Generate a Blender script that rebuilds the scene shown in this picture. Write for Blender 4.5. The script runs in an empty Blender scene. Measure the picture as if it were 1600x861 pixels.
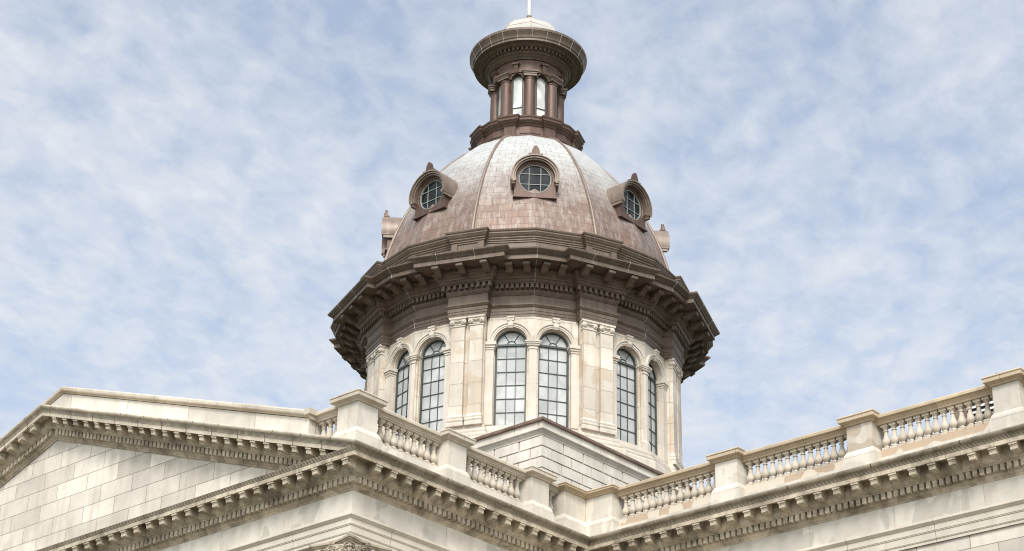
import bpy, math, random
import numpy as np
from mathutils import Vector, Matrix
random.seed(7)
R = math.radians
sc = bpy.context.scene
COL = sc.collection

# ------------------------------------------------------------------ camera
cam_d = bpy.data.cameras.new('camera')
cam_d.sensor_width = 36.0
cam_d.lens = 64.821
cam_d.clip_start = 0.5
cam_d.clip_end = 6000
cam = bpy.data.objects.new('camera', cam_d)
COL.objects.link(cam)
cam.location = (36.222, -33.886, -20.0)
cam.rotation_euler = (2.0457482, -0.0206648, 0.7189996)
sc.camera = cam

# ------------------------------------------------------------------ light
SUN_EL, SUN_AZ = 44.0, -52.0        # azimuth measured ccw from +X: the sun stands behind the camera
sd = Vector((math.cos(R(SUN_EL)) * math.cos(R(SUN_AZ)), math.cos(R(SUN_EL)) * math.sin(R(SUN_AZ)), math.sin(R(SUN_EL))))
sun_l = bpy.data.lights.new('sun', 'SUN')
sun_l.energy = 2.4
sun_l.angle = R(15)
sun_l.color = (1.0, 0.965, 0.915)
sun = bpy.data.objects.new('sun', sun_l)
sun.rotation_euler = (-sd).to_track_quat('-Z', 'Y').to_euler()
COL.objects.link(sun)

w = bpy.data.worlds.new('World')
sc.world = w
w.use_nodes = True
nt = w.node_tree
nt.nodes.clear()


def N(tree, typ, **kw):
    n = tree.nodes.new(typ)
    for k, v in kw.items():
        if k == 'inp':
            for a, b in v.items():
                n.inputs[a].default_value = b
        else:
            setattr(n, k, v)
    return n


def math_n(tree, op, a=None, b=None, c=None, clamp=False):
    n = tree.nodes.new('ShaderNodeMath')
    n.operation = op
    n.use_clamp = clamp
    for i, v in enumerate((a, b, c)):
        if v is None:
            continue
        if isinstance(v, (int, float)):
            n.inputs[i].default_value = v
        else:
            tree.links.new(v, n.inputs[i])
    return n.outputs[0]


def maprange(tree, v, a, b, c=0.0, d=1.0, smooth=False):
    n = tree.nodes.new('ShaderNodeMapRange')
    if smooth:
        n.interpolation_type = 'SMOOTHSTEP'
    tree.links.new(v, n.inputs[0])
    for i, x in zip((1, 2, 3, 4), (a, b, c, d)):
        n.inputs[i].default_value = x
    return n.outputs[0]


def mixc(tree, f, a, b, mode='MIX'):
    n = tree.nodes.new('ShaderNodeMix')
    n.data_type = 'RGBA'
    n.blend_type = mode
    for s, v in ((n.inputs[0], f), (n.inputs[6], a), (n.inputs[7], b)):
        if isinstance(v, (int, float)):
            s.default_value = v
        elif isinstance(v, (tuple, list)):
            s.default_value = (*v[:3], 1.0)
        else:
            tree.links.new(v, s)
    return n.outputs[2]


def noise(tree, vec, scale, detail=4.0, rough=0.55, dist=0.0):
    n = tree.nodes.new('ShaderNodeTexNoise')
    n.inputs['Scale'].default_value = scale
    n.inputs['Detail'].default_value = detail
    n.inputs['Roughness'].default_value = rough
    n.inputs['Distortion'].default_value = dist
    if vec is not None:
        tree.links.new(vec, n.inputs['Vector'])
    return n.outputs['Fac']


def mapping(tree, vec, loc=(0, 0, 0), rot=(0, 0, 0), scale=(1, 1, 1)):
    n = tree.nodes.new('ShaderNodeMapping')
    n.inputs['Location'].default_value = loc
    n.inputs['Rotation'].default_value = rot
    n.inputs['Scale'].default_value = scale
    tree.links.new(vec, n.inputs['Vector'])
    return n.outputs[0]


sky = N(nt, 'ShaderNodeTexSky', sky_type='NISHITA', sun_disc=False)
sky.sun_elevation = R(SUN_EL)
sky.sun_rotation = R(90.0 - SUN_AZ)
sky.air_density = 1.0
sky.dust_density = 0.6
tc = N(nt, 'ShaderNodeTexCoord')
sep = N(nt, 'ShaderNodeSeparateXYZ')
nt.links.new(tc.outputs['Generated'], sep.inputs[0])
zc = math_n(nt, 'MAXIMUM', sep.outputs[2], 0.02)
zc = math_n(nt, 'ADD', zc, 0.06)
cx_ = math_n(nt, 'DIVIDE', sep.outputs[0], zc)
cy_ = math_n(nt, 'DIVIDE', sep.outputs[1], zc)
cmb = N(nt, 'ShaderNodeCombineXYZ')
nt.links.new(cx_, cmb.inputs[0])
nt.links.new(cy_, cmb.inputs[1])
P = cmb.outputs[0]                      # a flat cloud layer high over the place
Pr = mapping(nt, P, rot=(0, 0, R(-128)))          # x now runs away from the forecourt
def streak(loc, sc_, k, rot=0.0):
    return mapping(nt, mapping(nt, Pr, loc=loc, rot=(0, 0, R(rot))), scale=(sc_ * k, sc_, sc_))
big = noise(nt, streak((3.1, 1.7, 0), 1.0, 0.8, 25), 1.7, 3, 0.5, 0.5)
mid = noise(nt, streak((0.4, 7.7, 0), 1.0, 0.75, 10), 4.6, 4, 0.5, 0.3)
rip = noise(nt, streak((5.4, 2.7, 0), 1.0, 0.72, -9), 18.0, 4, 0.5, 0.45)
fin = noise(nt, streak((1.4, 4.7, 0), 1.0, 0.7, 20), 38.0, 4, 0.6, 0.3)
den = math_n(nt, 'MULTIPLY', big, 0.56)
den = math_n(nt, 'MULTIPLY_ADD', mid, 0.26, den)
den = math_n(nt, 'MULTIPLY_ADD', rip, 0.62, den)
den = math_n(nt, 'MULTIPLY_ADD', fin, 0.34, den)
# thicker towards the horizon, as a layer of cloud seen edge-on is
den = math_n(nt, 'ADD', den, maprange(nt, sep.outputs[2], 0.18, 0.62, 0.15, -0.03))
cov = maprange(nt, den, 0.68, 1.13, 0.42, 0.98)
skyc = mixc(nt, 1.0, sky.outputs[0], (1.10, 1.40, 1.54), 'MULTIPLY')
CLOUD = (6.5, 6.75, 7.2)
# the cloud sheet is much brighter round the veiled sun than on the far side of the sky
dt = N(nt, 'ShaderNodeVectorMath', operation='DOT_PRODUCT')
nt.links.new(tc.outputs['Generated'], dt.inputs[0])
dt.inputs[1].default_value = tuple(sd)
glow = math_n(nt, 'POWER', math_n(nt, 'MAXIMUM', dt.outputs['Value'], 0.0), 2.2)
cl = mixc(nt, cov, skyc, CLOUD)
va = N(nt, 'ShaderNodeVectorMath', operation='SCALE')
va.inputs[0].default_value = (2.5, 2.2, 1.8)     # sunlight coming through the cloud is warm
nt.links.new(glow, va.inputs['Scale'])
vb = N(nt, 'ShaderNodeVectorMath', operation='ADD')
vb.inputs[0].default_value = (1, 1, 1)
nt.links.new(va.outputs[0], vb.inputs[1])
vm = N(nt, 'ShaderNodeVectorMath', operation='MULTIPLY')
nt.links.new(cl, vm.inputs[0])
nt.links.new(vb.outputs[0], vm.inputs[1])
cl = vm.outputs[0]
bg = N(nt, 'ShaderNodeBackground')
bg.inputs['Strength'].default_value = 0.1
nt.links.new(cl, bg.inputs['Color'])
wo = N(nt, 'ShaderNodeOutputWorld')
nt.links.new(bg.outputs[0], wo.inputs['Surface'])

sc.view_settings.view_transform = 'Standard'
sc.view_settings.look = 'None'
sc.view_settings.gamma = 1.0
sc.view_settings.use_curve_mapping = False
sc.view_settings.exposure = 0.30
sc.cycles.filter_width = 1.1

# ------------------------------------------------------------------ materials


def new_mat(name):
    m = bpy.data.materials.new(name)
    m.use_nodes = True
    t = m.node_tree
    b = t.nodes['Principled BSDF']
    return m, t, b


def stone(name, base=(0.66, 0.60, 0.52), brick=None, brick_loc=(0, 0, 0), joint=(0.30, 0.26, 0.21), mortar=0.018,
          stain=0.35, stain_col=(0.33, 0.27, 0.20), dirt=0.0, dirt_col=(0.10, 0.085, 0.06), tint=0.10, rough=0.75,
          patch=0.0, drip=0.0, patch_col=(0.40, 0.37, 0.32), patch_at=0.57, dirt_at=0.46):
    m, t, b = new_mat(name)
    uv = N(t, 'ShaderNodeUVMap').outputs[0]
    g = N(t, 'ShaderNodeNewGeometry').outputs['Position']
    col = None
    bumpsrc = None
    if brick:
        br = N(t, 'ShaderNodeTexBrick')
        br.offset = 0.5
        t.links.new(mapping(t, uv, loc=brick_loc), br.inputs['Vector'])
        br.inputs['Scale'].default_value = 1.0
        br.inputs['Brick Width'].default_value = brick[0]
        br.inputs['Row Height'].default_value = brick[1]
        br.inputs['Mortar Size'].default_value = mortar
        br.inputs['Mortar Smooth'].default_value = 0.2
        br.inputs['Color1'].default_value = (*[c * (1 - tint) for c in base], 1)
        br.inputs['Color2'].default_value = (*[min(1, c * (1 + tint)) for c in base], 1)
        br.inputs['Mortar'].default_value = (*joint, 1)
        col = br.outputs['Color']
        bumpsrc = br.outputs['Fac']
    else:
        col = mixc(t, 0.0, base, base)
    n1 = noise(t, g, 0.55, 5, 0.6, 0.3)
    n2 = noise(t, mapping(t, g, scale=(1.6, 1.6, 0.32)), 1.3, 5, 0.62, 0.4)
    n3 = noise(t, g, 7.0, 4, 0.65)
    # broad tone changes from block to block and inside the marble
    v = maprange(t, n1, 0.32, 0.70, 0.78, 1.08)
    hv = N(t, 'ShaderNodeHueSaturation')
    t.links.new(v, hv.inputs['Value'])
    t.links.new(col, hv.inputs['Color'])
    col = hv.outputs[0]
    v3 = maprange(t, n3, 0.3, 0.75, 0.0, 0.30 * stain + 0.03)
    col = mixc(t, v3, col, stain_col)
    s = maprange(t, n2, 0.50, 0.78, 0.0, stain)
    col = mixc(t, s, col, stain_col)
    if patch:
        pn = noise(t, mapping(t, g, loc=(4.2, 1.1, 3.3), scale=(1, 1, 0.8)), 0.75, 3, 0.45, 0.8)
        col = mixc(t, maprange(t, pn, patch_at, patch_at + 0.015, 0.0, patch), col, patch_col)
    if drip:
        dn = noise(t, mapping(t, g, scale=(3.4, 3.4, 0.10)), 1.0, 4, 0.6, 0.1)
        col = mixc(t, maprange(t, dn, 0.53, 0.80, 0.0, drip), col, (0.22, 0.19, 0.14))
    if dirt:
        dn = noise(t, mapping(t, g, loc=(9, 2, 5)), 1.5, 7, 0.72, 0.6)
        col = mixc(t, maprange(t, dn, dirt_at, dirt_at + 0.20, 0.0, dirt), col, dirt_col)
    t.links.new(col, b.inputs['Base Color'])
    b.inputs['Roughness'].default_value = rough
    b.inputs['Specular IOR Level'].default_value = 0.3
    hgt = math_n(t, 'MULTIPLY', n3, 0.25)
    if bumpsrc is not None:
        hgt = math_n(t, 'SUBTRACT', hgt, bumpsrc)
    bp = N(t, 'ShaderNodeBump')
    bp.inputs['Strength'].default_value = 0.45
    bp.inputs['Distance'].default_value = 0.03
    t.links.new(hgt, bp.inputs['Height'])
    t.links.new(bp.outputs[0], b.inputs['Normal'])
    return m


def copper(name, base=(0.16, 0.105, 0.078), alt=(0.23, 0.165, 0.125), pale=(0.36, 0.30, 0.25), palef=0.35, metal=0.35,
           rough=0.5, brick=None, joint=(0.06, 0.04, 0.03), top=None):
    m, t, b = new_mat(name)
    uv = N(t, 'ShaderNodeUVMap').outputs[0]
    g = N(t, 'ShaderNodeNewGeometry').outputs['Position']
    n1 = noise(t, g, 0.9, 5, 0.62, 0.4)
    n2 = noise(t, mapping(t, g, scale=(4.6, 4.6, 0.24)), 1.1, 5, 0.65, 0.3)
    n3 = noise(t, g, 9.0, 3, 0.6)
    col = mixc(t, maprange(t, n1, 0.3, 0.7), base, alt)
    fac = None
    if brick:
        br = N(t, 'ShaderNodeTexBrick')
        br.offset = 0.5
        t.links.new(uv, br.inputs['Vector'])
        br.inputs['Scale'].default_value = 1.0
        br.inputs['Brick Width'].default_value = brick[0]
        br.inputs['Row Height'].default_value = brick[1]
        br.inputs['Mortar Size'].default_value = 0.011
        br.inputs['Mortar Smooth'].default_value = 0.15
        br.inputs['Color1'].default_value = (0.90, 0.90, 0.90, 1)
        br.inputs['Color2'].default_value = (1.07, 1.06, 1.05, 1)
        br.inputs['Mortar'].default_value = (1, 1, 1, 1)
        col = mixc(t, 1.0, col, br.outputs['Color'], 'MULTIPLY')
        fac = br.outputs['Fac']
    ps = maprange(t, n2, 0.47, 0.75, 0.0, palef)
    col = mixc(t, ps, col, pale)
    if top:
        sp = N(t, 'ShaderNodeSeparateXYZ')
        t.links.new(g, sp.inputs[0])
        h = math_n(t, 'MULTIPLY_ADD', n1, 3.0, sp.outputs[2])
        tf = maprange(t, h, top[0], top[1], 0.0, top[2], True)
        col = mixc(t, tf, col, top[3])
    if fac is not None:
        col = mixc(t, math_n(t, 'MULTIPLY', fac, 0.6), col, joint)
    col = mixc(t, maprange(t, n3, 0.45, 0.8, 0, 0.22), col, (0.05, 0.035, 0.03))
    t.links.new(col, b.inputs['Base Color'])
    b.inputs['Metallic'].default_value = metal
    t.links.new(maprange(t, n1, 0.2, 0.8, rough - 0.1, rough + 0.12), b.inputs['Roughness'])
    hgt = math_n(t, 'MULTIPLY', n3, 0.15)
    if fac is not None:
        hgt = math_n(t, 'SUBTRACT', hgt, fac)
    bp = N(t, 'ShaderNodeBump')
    bp.inputs['Strength'].default_value = 0.35
    bp.inputs['Distance'].default_value = 0.03
    t.links.new(hgt, bp.inputs['Height'])
    t.links.new(bp.outputs[0], b.inputs['Normal'])
    return m


def plain(name, col, rough=0.5, metal=0.0, var=0.15, scale=2.0):
    m, t, b = new_mat(name)
    g = N(t, 'ShaderNodeNewGeometry').outputs['Position']
    n1 = noise(t, g, scale, 5, 0.6)
    c = mixc(t, maprange(t, n1, 0.3, 0.7), [x * (1 - var) for x in col], [min(1, x * (1 + var)) for x in col])
    t.links.new(c, b.inputs['Base Color'])
    b.inputs['Roughness'].default_value = rough
    b.inputs['Metallic'].default_value = metal
    return m


MARBLE = (0.70, 0.64, 0.555)
MAT = {}
MAT['wall'] = stone('coursed_marble', MARBLE, (1.70, 0.605), (0.60, -0.168, 0), mortar=0.012, joint=(0.26, 0.23, 0.19), stain=0.5, tint=0.16, drip=0.2)
MAT['frieze'] = stone('frieze_marble', (0.66, 0.61, 0.53), (2.9, 3.0), (0.9, 0.9, 0), mortar=0.009, stain=0.35, patch=0.65, tint=0.08, drip=0.18, joint=(0.42, 0.36, 0.30))
MAT['trim'] = stone('trim_marble', (0.66, 0.595, 0.50), (2.9, 3.0), (0.4, 0.9, 0), mortar=0.010, stain=0.35, tint=0.06)
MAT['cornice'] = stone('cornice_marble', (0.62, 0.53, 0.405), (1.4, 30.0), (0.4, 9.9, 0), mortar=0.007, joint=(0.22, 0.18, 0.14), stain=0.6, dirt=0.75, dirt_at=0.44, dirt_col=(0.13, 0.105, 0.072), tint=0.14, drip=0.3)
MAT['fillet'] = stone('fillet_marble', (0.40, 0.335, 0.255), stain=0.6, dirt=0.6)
MAT['rake'] = stone('raking_marble', (0.64, 0.555, 0.44), (1.3, 30.0), (0.4, 9.9, 0), mortar=0.020, joint=(0.07, 0.06, 0.045), stain=0.5, dirt=0.35, drip=0.25, tint=0.1)
MAT['stained'] = stone('stained_marble', (0.66, 0.60, 0.51), stain=0.6, patch=0.85, patch_col=(0.42, 0.345, 0.26), patch_at=0.47, drip=0.3)
MAT['carved'] = stone('carved_marble', (0.50, 0.43, 0.33), stain=0.6, dirt=0.8)
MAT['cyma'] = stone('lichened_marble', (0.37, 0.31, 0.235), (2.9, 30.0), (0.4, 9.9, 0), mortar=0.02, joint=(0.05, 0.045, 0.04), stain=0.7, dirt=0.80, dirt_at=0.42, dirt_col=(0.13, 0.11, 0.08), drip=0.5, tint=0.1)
MAT['block'] = stone('balustrade_marble', (0.70, 0.645, 0.56), stain=0.45, patch=0.35, drip=0.2)
MAT['rail'] = stone('rail_sandstone', (0.57, 0.455, 0.315), (2.3, 30.0), (0.4, 9.9, 0), mortar=0.008, stain=0.5, dirt=0.18, drip=0.2, dirt_col=(0.2, 0.17, 0.13))
MAT['railpale'] = stone('rail_marble', (0.62, 0.55, 0.445), (2.3, 30.0), (0.4, 9.9, 0), mortar=0.008, stain=0.5, dirt=0.2, drip=0.2, dirt_col=(0.2, 0.17, 0.13))
MAT['plinth'] = stone('plinth_marble', (0.50, 0.385, 0.28), patch=0.8, patch_col=(0.64, 0.57, 0.47), patch_at=0.56, stain=0.6, stain_col=(0.45, 0.33, 0.22))
MAT['baluster'] = stone('baluster_marble', (0.60, 0.53, 0.435), stain=0.6, dirt=0.35, dirt_col=(0.25, 0.21, 0.16))
MAT['drum'] = stone('drum_marble', (0.69, 0.625, 0.535), (1.9, 1.02), (0.3, 0.25, 0), mortar=0.011, joint=(0.34, 0.28, 0.22), stain=0.7, stain_col=(0.46, 0.36, 0.26), tint=0.13, drip=0.2, patch=0.45, patch_col=(0.47, 0.36, 0.25), patch_at=0.555)
MAT['drumtrim'] = stone('drum_trim_marble', (0.68, 0.62, 0.535), drip=0.2, stain=0.6, stain_col=(0.42, 0.32, 0.22))
MAT['rustic'] = stone('rusticated_marble', (0.73, 0.675, 0.595), stain=0.4, drip=0.12)
MAT['rusticback'] = stone('channel_joint_marble', (0.46, 0.40, 0.33), stain=0.4)
MAT['copper'] = copper('weathered_brown_copper', (0.108, 0.074, 0.051), (0.160, 0.117, 0.086), pale=(0.29, 0.235, 0.185), palef=0.35, metal=0.2)
MAT['lantern'] = copper('red_brown_copper', (0.088, 0.047, 0.033), (0.130, 0.077, 0.056), pale=(0.28, 0.215, 0.17), palef=0.2, metal=0.3, rough=0.5)
MAT['shell'] = copper('dome_copper_plates', (0.160, 0.094, 0.066), (0.235, 0.156, 0.115), pale=(0.46, 0.42, 0.385), palef=0.6, metal=0.2, rough=0.5,
                      brick=(0.62, 0.42), top=(21.6, 28.0, 0.80, (0.58, 0.60, 0.575)))  # paler towards the top: patina, with sky sheen put into the colour
MAT['rib'] = copper('rib_copper', (0.17, 0.12, 0.092), (0.25, 0.195, 0.155), palef=0.45, metal=0.25)
MAT['flash'] = copper('roof_edge_copper', (0.14, 0.085, 0.06), (0.26, 0.17, 0.13), palef=0.3, metal=0.3)
MAT['cap'] = stone('pale_metal_cap', (0.50, 0.475, 0.435), drip=0.3, stain=0.4, rough=0.45)
MAT['pole'] = plain('white_painted_pole', (0.58, 0.56, 0.52), 0.4)
MAT['frame'] = plain('dark_green_window_frame', (0.052, 0.066, 0.060), 0.5)
MAT['mullion'] = plain('pale_green_window_bars', (0.26, 0.29, 0.25), 0.5)
MAT['roof'] = plain('dark_roofing', (0.055, 0.05, 0.048), 0.8)
MAT['grille'] = plain('dark_grille', (0.02, 0.02, 0.022), 0.6)


def glass(name, col, rough, var, lum=0.5):
    m, t, b = new_mat(name)
    g = N(t, 'ShaderNodeNewGeometry').outputs['Position']
    n1 = noise(t, mapping(t, g, scale=(1, 1, 0.8)), 1.1, 3, 0.5, 0.9)
    c = mixc(t, maprange(t, n1, 0.42, 0.62), [x * (1 - var) for x in col], [min(1, x * (1 + var)) for x in col])
    # each pane gets a slightly lighter or darker base colour
    uv = N(t, 'ShaderNodeUVMap').outputs[0]
    fl = N(t, 'ShaderNodeVectorMath', operation='FLOOR')
    t.links.new(mapping(t, uv, loc=(50.5, 0.02, 0), scale=(2.5, 1.566, 1)), fl.inputs[0])
    oi = N(t, 'ShaderNodeObjectInfo')
    ad = N(t, 'ShaderNodeVectorMath', operation='ADD')
    t.links.new(fl.outputs[0], ad.inputs[0])
    t.links.new(oi.outputs['Location'], ad.inputs[1])
    wn = N(t, 'ShaderNodeTexWhiteNoise')
    t.links.new(ad.outputs[0], wn.inputs['Vector'])
    hs = N(t, 'ShaderNodeHueSaturation')
    t.links.new(maprange(t, wn.outputs['Value'], 0, 1, 0.84, 1.10), hs.inputs['Value'])
    t.links.new(c, hs.inputs['Color'])
    c = hs.outputs[0]
    t.links.new(c, b.inputs['Base Color'])
    b.inputs['Roughness'].default_value = rough
    b.inputs['Specular IOR Level'].default_value = lum
    n2 = noise(t, g, 2.2, 2, 0.5)
    bp = N(t, 'ShaderNodeBump')
    bp.inputs['Strength'].default_value = 0.06
    bp.inputs['Distance'].default_value = 0.05
    t.links.new(n2, bp.inputs['Height'])
    t.links.new(bp.outputs[0], b.inputs['Normal'])
    return m


MAT['glass'] = glass('pale_window_glass', (0.48, 0.485, 0.47), 0.10, 0.12, 0.4)
MAT['darkglass'] = glass('dark_window_glass', (0.020, 0.023, 0.026), 0.06, 0.6, 0.25)
MAT['lglass'] = glass('lantern_glass', (0.62, 0.62, 0.57), 0.06, 0.25, 0.8)

# ------------------------------------------------------------------ mesh tools


class M:
    def __init__(s):
        s.v, s.f, s.sm, s.uv = [], [], [], {}

    def add(s, vs, fs, smooth=False):
        o = len(s.v)
        s.v += [tuple(map(float, p)) for p in vs]
        for f in fs:
            s.f.append(tuple(i + o for i in f))
            s.sm.append(smooth)
        return o

    def box(s, x0, x1, y0, y1, z0, z1, fn=None):
        vs = [(x, y, z) for x in (x0, x1) for y in (y0, y1) for z in (z0, z1)]
        if fn:
            vs = [fn(p) for p in vs]
        s.add(vs, [(0, 1, 3, 2), (4, 6, 7, 5), (0, 4, 5, 1), (2, 3, 7, 6), (0, 2, 6, 4), (1, 5, 7, 3)])

    def loft(s, rings, closed=True, cap0=False, cap1=False, smooth=False):
        n = len(rings[0])
        vs = [p for r in rings for p in r]
        fs = []
        for i in range(len(rings) - 1):
            for j in range(n if closed else n - 1):
                k = (j + 1) % n
                fs.append((i * n + j, i * n + k, (i + 1) * n + k, (i + 1) * n + j))
        if cap0:
            fs.append(tuple(reversed(range(n))))
        if cap1:
            fs.append(tuple((len(rings) - 1) * n + j for j in range(n)))
        s.add(vs, fs, smooth)

    def prism(s, poly, e, fn=None):
        # poly: list of 3D points, e: extrusion vector
        a = [Vector(p) for p in poly]
        b = [p + Vector(e) for p in a]
        if fn:
            a = [fn(p) for p in a]
            b = [fn(p) for p in b]
        s.loft([a, b], True, True, True)

    def lathe(s, prof, c=(0, 0), n=24, smooth=True, a0=0.0, cap0=False, cap1=False):
        rings = []
        for r, z in prof:
            rings.append([(c[0] + r * math.cos(a0 + 2 * math.pi * k / n), c[1] + r * math.sin(a0 + 2 * math.pi * k / n), z) for k in range(n)])
        s.loft(rings, True, cap0, cap1, smooth)

    def tube(s, path, r, n=8, smooth=True):
        pts = [Vector(p) for p in path]
        rings = []
        for i, p in enumerate(pts):
            d = (pts[min(i + 1, len(pts) - 1)] - pts[max(i - 1, 0)]).normalized()
            u = d.cross(Vector((0, 0, 1)))
            if u.length < 1e-3:
                u = Vector((1, 0, 0))
            u.normalize()
            q = u.cross(d)
            rr = r[i] if isinstance(r, (list, tuple)) else r
            rings.append([p + u * rr * math.cos(2 * math.pi * k / n) + q * rr * math.sin(2 * math.pi * k / n) for k in range(n)])
        s.loft(rings, True, True, True, smooth)

    def build(s, name, mat, parent=None, sharp=35, fix=True):
        me = bpy.data.meshes.new(name)
        me.from_pydata(s.v, [], s.f)
        me.materials.append(mat)
        me.polygons.foreach_set('use_smooth', s.sm)
        me.update()
        if fix:
            import bmesh
            bm = bmesh.new()
            bm.from_mesh(me)
            bmesh.ops.recalc_face_normals(bm, faces=bm.faces)
            bm.to_mesh(me)
            bm.free()
        # wall-aligned uv in metres: u runs level along each face, v runs up it
        uvl = me.uv_layers.new(name='UVMap')
        ln = len(me.loops)
        if s.uv:
            arr = np.zeros((ln, 2))
            for p in me.polygons:
                for li in p.loop_indices:
                    arr[li] = s.uv[me.loops[li].vertex_index]
        else:
            co = np.zeros(len(me.vertices) * 3)
            me.vertices.foreach_get('co', co)
            co = co.reshape(-1, 3)
            arr = np.zeros((ln, 2))
            for p in me.polygons:
                n = p.normal
                idx = [me.loops[li].vertex_index for li in p.loop_indices]
                q = co[idx]
                if abs(n.z) > 0.95:
                    uv = q[:, :2]
                else:
                    t = np.array((-n.y, n.x, 0.0))
                    t /= max(1e-9, np.linalg.norm(t))
                    uv = np.stack([q @ t, q[:, 2]], 1)
                arr[list(p.loop_indices)] = uv
        uvl.data.foreach_set('uv', arr.ravel())
        if any(s.sm):
            me.set_sharp_from_angle(angle=R(sharp))
        o = bpy.data.objects.new(name, me)
        COL.objects.link(o)
        if parent is not None:
            attach(o, parent)
        return o


WLOC = {}


def attach(o, parent):
    o.parent = parent
    o.matrix_parent_inverse = Matrix.Translation(-Vector(WLOC.get(parent.name, (0, 0, 0))))


def thing(name, label, cat, loc, group=None):
    o = bpy.data.objects.new(name, None)
    o.empty_display_size = 0.3
    o.location = loc
    COL.objects.link(o)
    WLOC[o.name] = tuple(loc)
    o['label'] = label
    o['category'] = cat
    if group:
        o['group'] = group
    return o


def placed(o, loc=(0, 0, 0), rz=0.0):
    o.location = loc
    o.rotation_euler = (0, 0, rz)
    return o


def copy_part(o, loc, rz=0.0, parent=None):
    c = o.copy()
    COL.objects.link(c)
    c.location = loc
    c.rotation_euler = (0, 0, rz)
    if parent is not None:
        attach(c, parent)
    for ch in list(o.children):
        k = ch.copy()
        COL.objects.link(k)
        k.parent = c
    return c


# ------------------------------------------------------------------ layout (metres; z = 0 is the top edge of the main cornice)
GZ = -21.7
I = 0.9                       # the friezes stand this far inside the cornice edge
YM = 10.73 + I                # face of the long wing
XP = -I                       # side face of the portico
YP = I                        # front face of the portico
AX = -16.33                   # centre line of portico and dome
CY = 25.75
SL = 5.45 / 16.33             # slope of the pediment
XE, XW = 30.0, -62.0

# ground
m = M()
m.add([(-2500, -2500, GZ), (2500, -2500, GZ), (2500, 2500, GZ), (-2500, 2500, GZ)], [(0, 1, 2, 3)])
gm, t, b = new_mat('lawn_and_earth')
g = N(t, 'ShaderNodeNewGeometry').outputs['Position']
c = mixc(t, maprange(t, noise(t, g, 0.05, 6, 0.6), 0.4, 0.6), (0.05, 0.06, 0.022), (0.085, 0.085, 0.04))
c = mixc(t, maprange(t, noise(t, g, 3.0, 4, 0.7), 0.3, 0.7, 0, 0.5), c, (0.04, 0.055, 0.018))
t.links.new(c, b.inputs['Base Color'])
b.inputs['Roughness'].default_value = 0.95
o = m.build('ground', gm)
o['kind'] = 'structure'
m = M()
m.box(-60, 60, -26, -2, GZ - 0.2, GZ + 0.012)
m.box(2, 60, -2, 10.6, GZ - 0.2, GZ + 0.012)
pv = stone('paving_stone', (0.16, 0.145, 0.12), (1.2, 0.8), mortar=0.01, stain=0.4)
o = m.build('pavement', pv)
o['kind'] = 'structure'

# ------------------------------------------------------------------ cornice profiles: (overhang from frieze, z)
BED = [(0.0, -1.10), (0.03, -1.07), (0.03, -1.035), (0.06, -1.02), (0.10, -0.965), (0.115, -0.93), (0.115, -0.735), (0.27, -0.73), (0.275, -0.70),
       (0.33, -0.66), (0.37, -0.60), (0.38, -0.59), (0.38, -0.29)]
SOFF = [(0.38, -0.29), (0.69, -0.29), (0.70, -0.39), (0.75, -0.39), (0.75, -0.245)]
STRIPE = [(0.75, -0.245), (0.772, -0.243), (0.772, -0.225), (0.755, -0.223), (0.755, -0.213), (0.785, -0.211), (0.785, -0.194), (0.765, -0.192), (0.765, -0.182), (0.798, -0.180), (0.798, -0.163), (0.78, -0.161), (0.78, -0.151), (0.81, -0.149), (0.81, -0.135)]
CYMA = [(0.81, -0.135), (0.835, -0.13), (0.87, -0.11), (0.892, -0.075), (0.90, -0.04), (0.893, -0.012), (0.875, 0.0), (0.80, 0.012)]
COVER = [(0.80, 0.012), (-0.06, 0.10)]


def offs(path, o):
    """offset an axis-aligned plan polyline to its right-hand (outer) side"""
    out = []
    for i, p in enumerate(path):
        p = Vector(p)
        ns = []
        for a, bb in ((i - 1, i), (i, i + 1)):
            if a < 0 or bb >= len(path):
                continue
            d = (Vector(path[bb]) - Vector(path[a])).normalized()
            ns.append(Vector((d.y, -d.x)))
        if len(ns) == 2:
            k = ns[0] + ns[1]
            k = k / (1 + ns[0].dot(ns[1]))
        else:
            k = ns[0]
        out.append(p + k * o)
    return out


def sweep(m, path, prof):
    rings = []
    for o, z in prof:
        rings.append([(p.x, p.y, z) for p in offs(path, o)])
    m.loft(rings, closed=False)


# plan going so that the outside is on the right: from far left along the front to the right
P_PORT = [(2 * AX - XP, YM), (2 * AX - XP, YP), (XP, YP), (XP, YM)]
P_WING_R = [(XP, YM), (XE, YM)]
P_ALL_L = [(XW, YM), (2 * AX - XP, YM)]


def end_cut(path_a, path_b):
    return path_a + path_b[1:]


# ---- portico ------------------------------------------------------
portico = thing('portico', 'marble portico with carved triangular pediment and bracketed cornice in the lower left', 'portico', (AX, 5.0, GZ))
PFULL = P_ALL_L + P_PORT[1:] + [(XE, YM)]
# portico's own run, mitred into the wings at both inner corners
def sweep_part(m, prof, i0, i1):
    rings = []
    for o, z in prof:
        q = offs(PFULL, o)
        rings.append([(p.x, p.y, z) for p in q[i0:i1 + 1]])
    m.loft(rings, closed=False)


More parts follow.
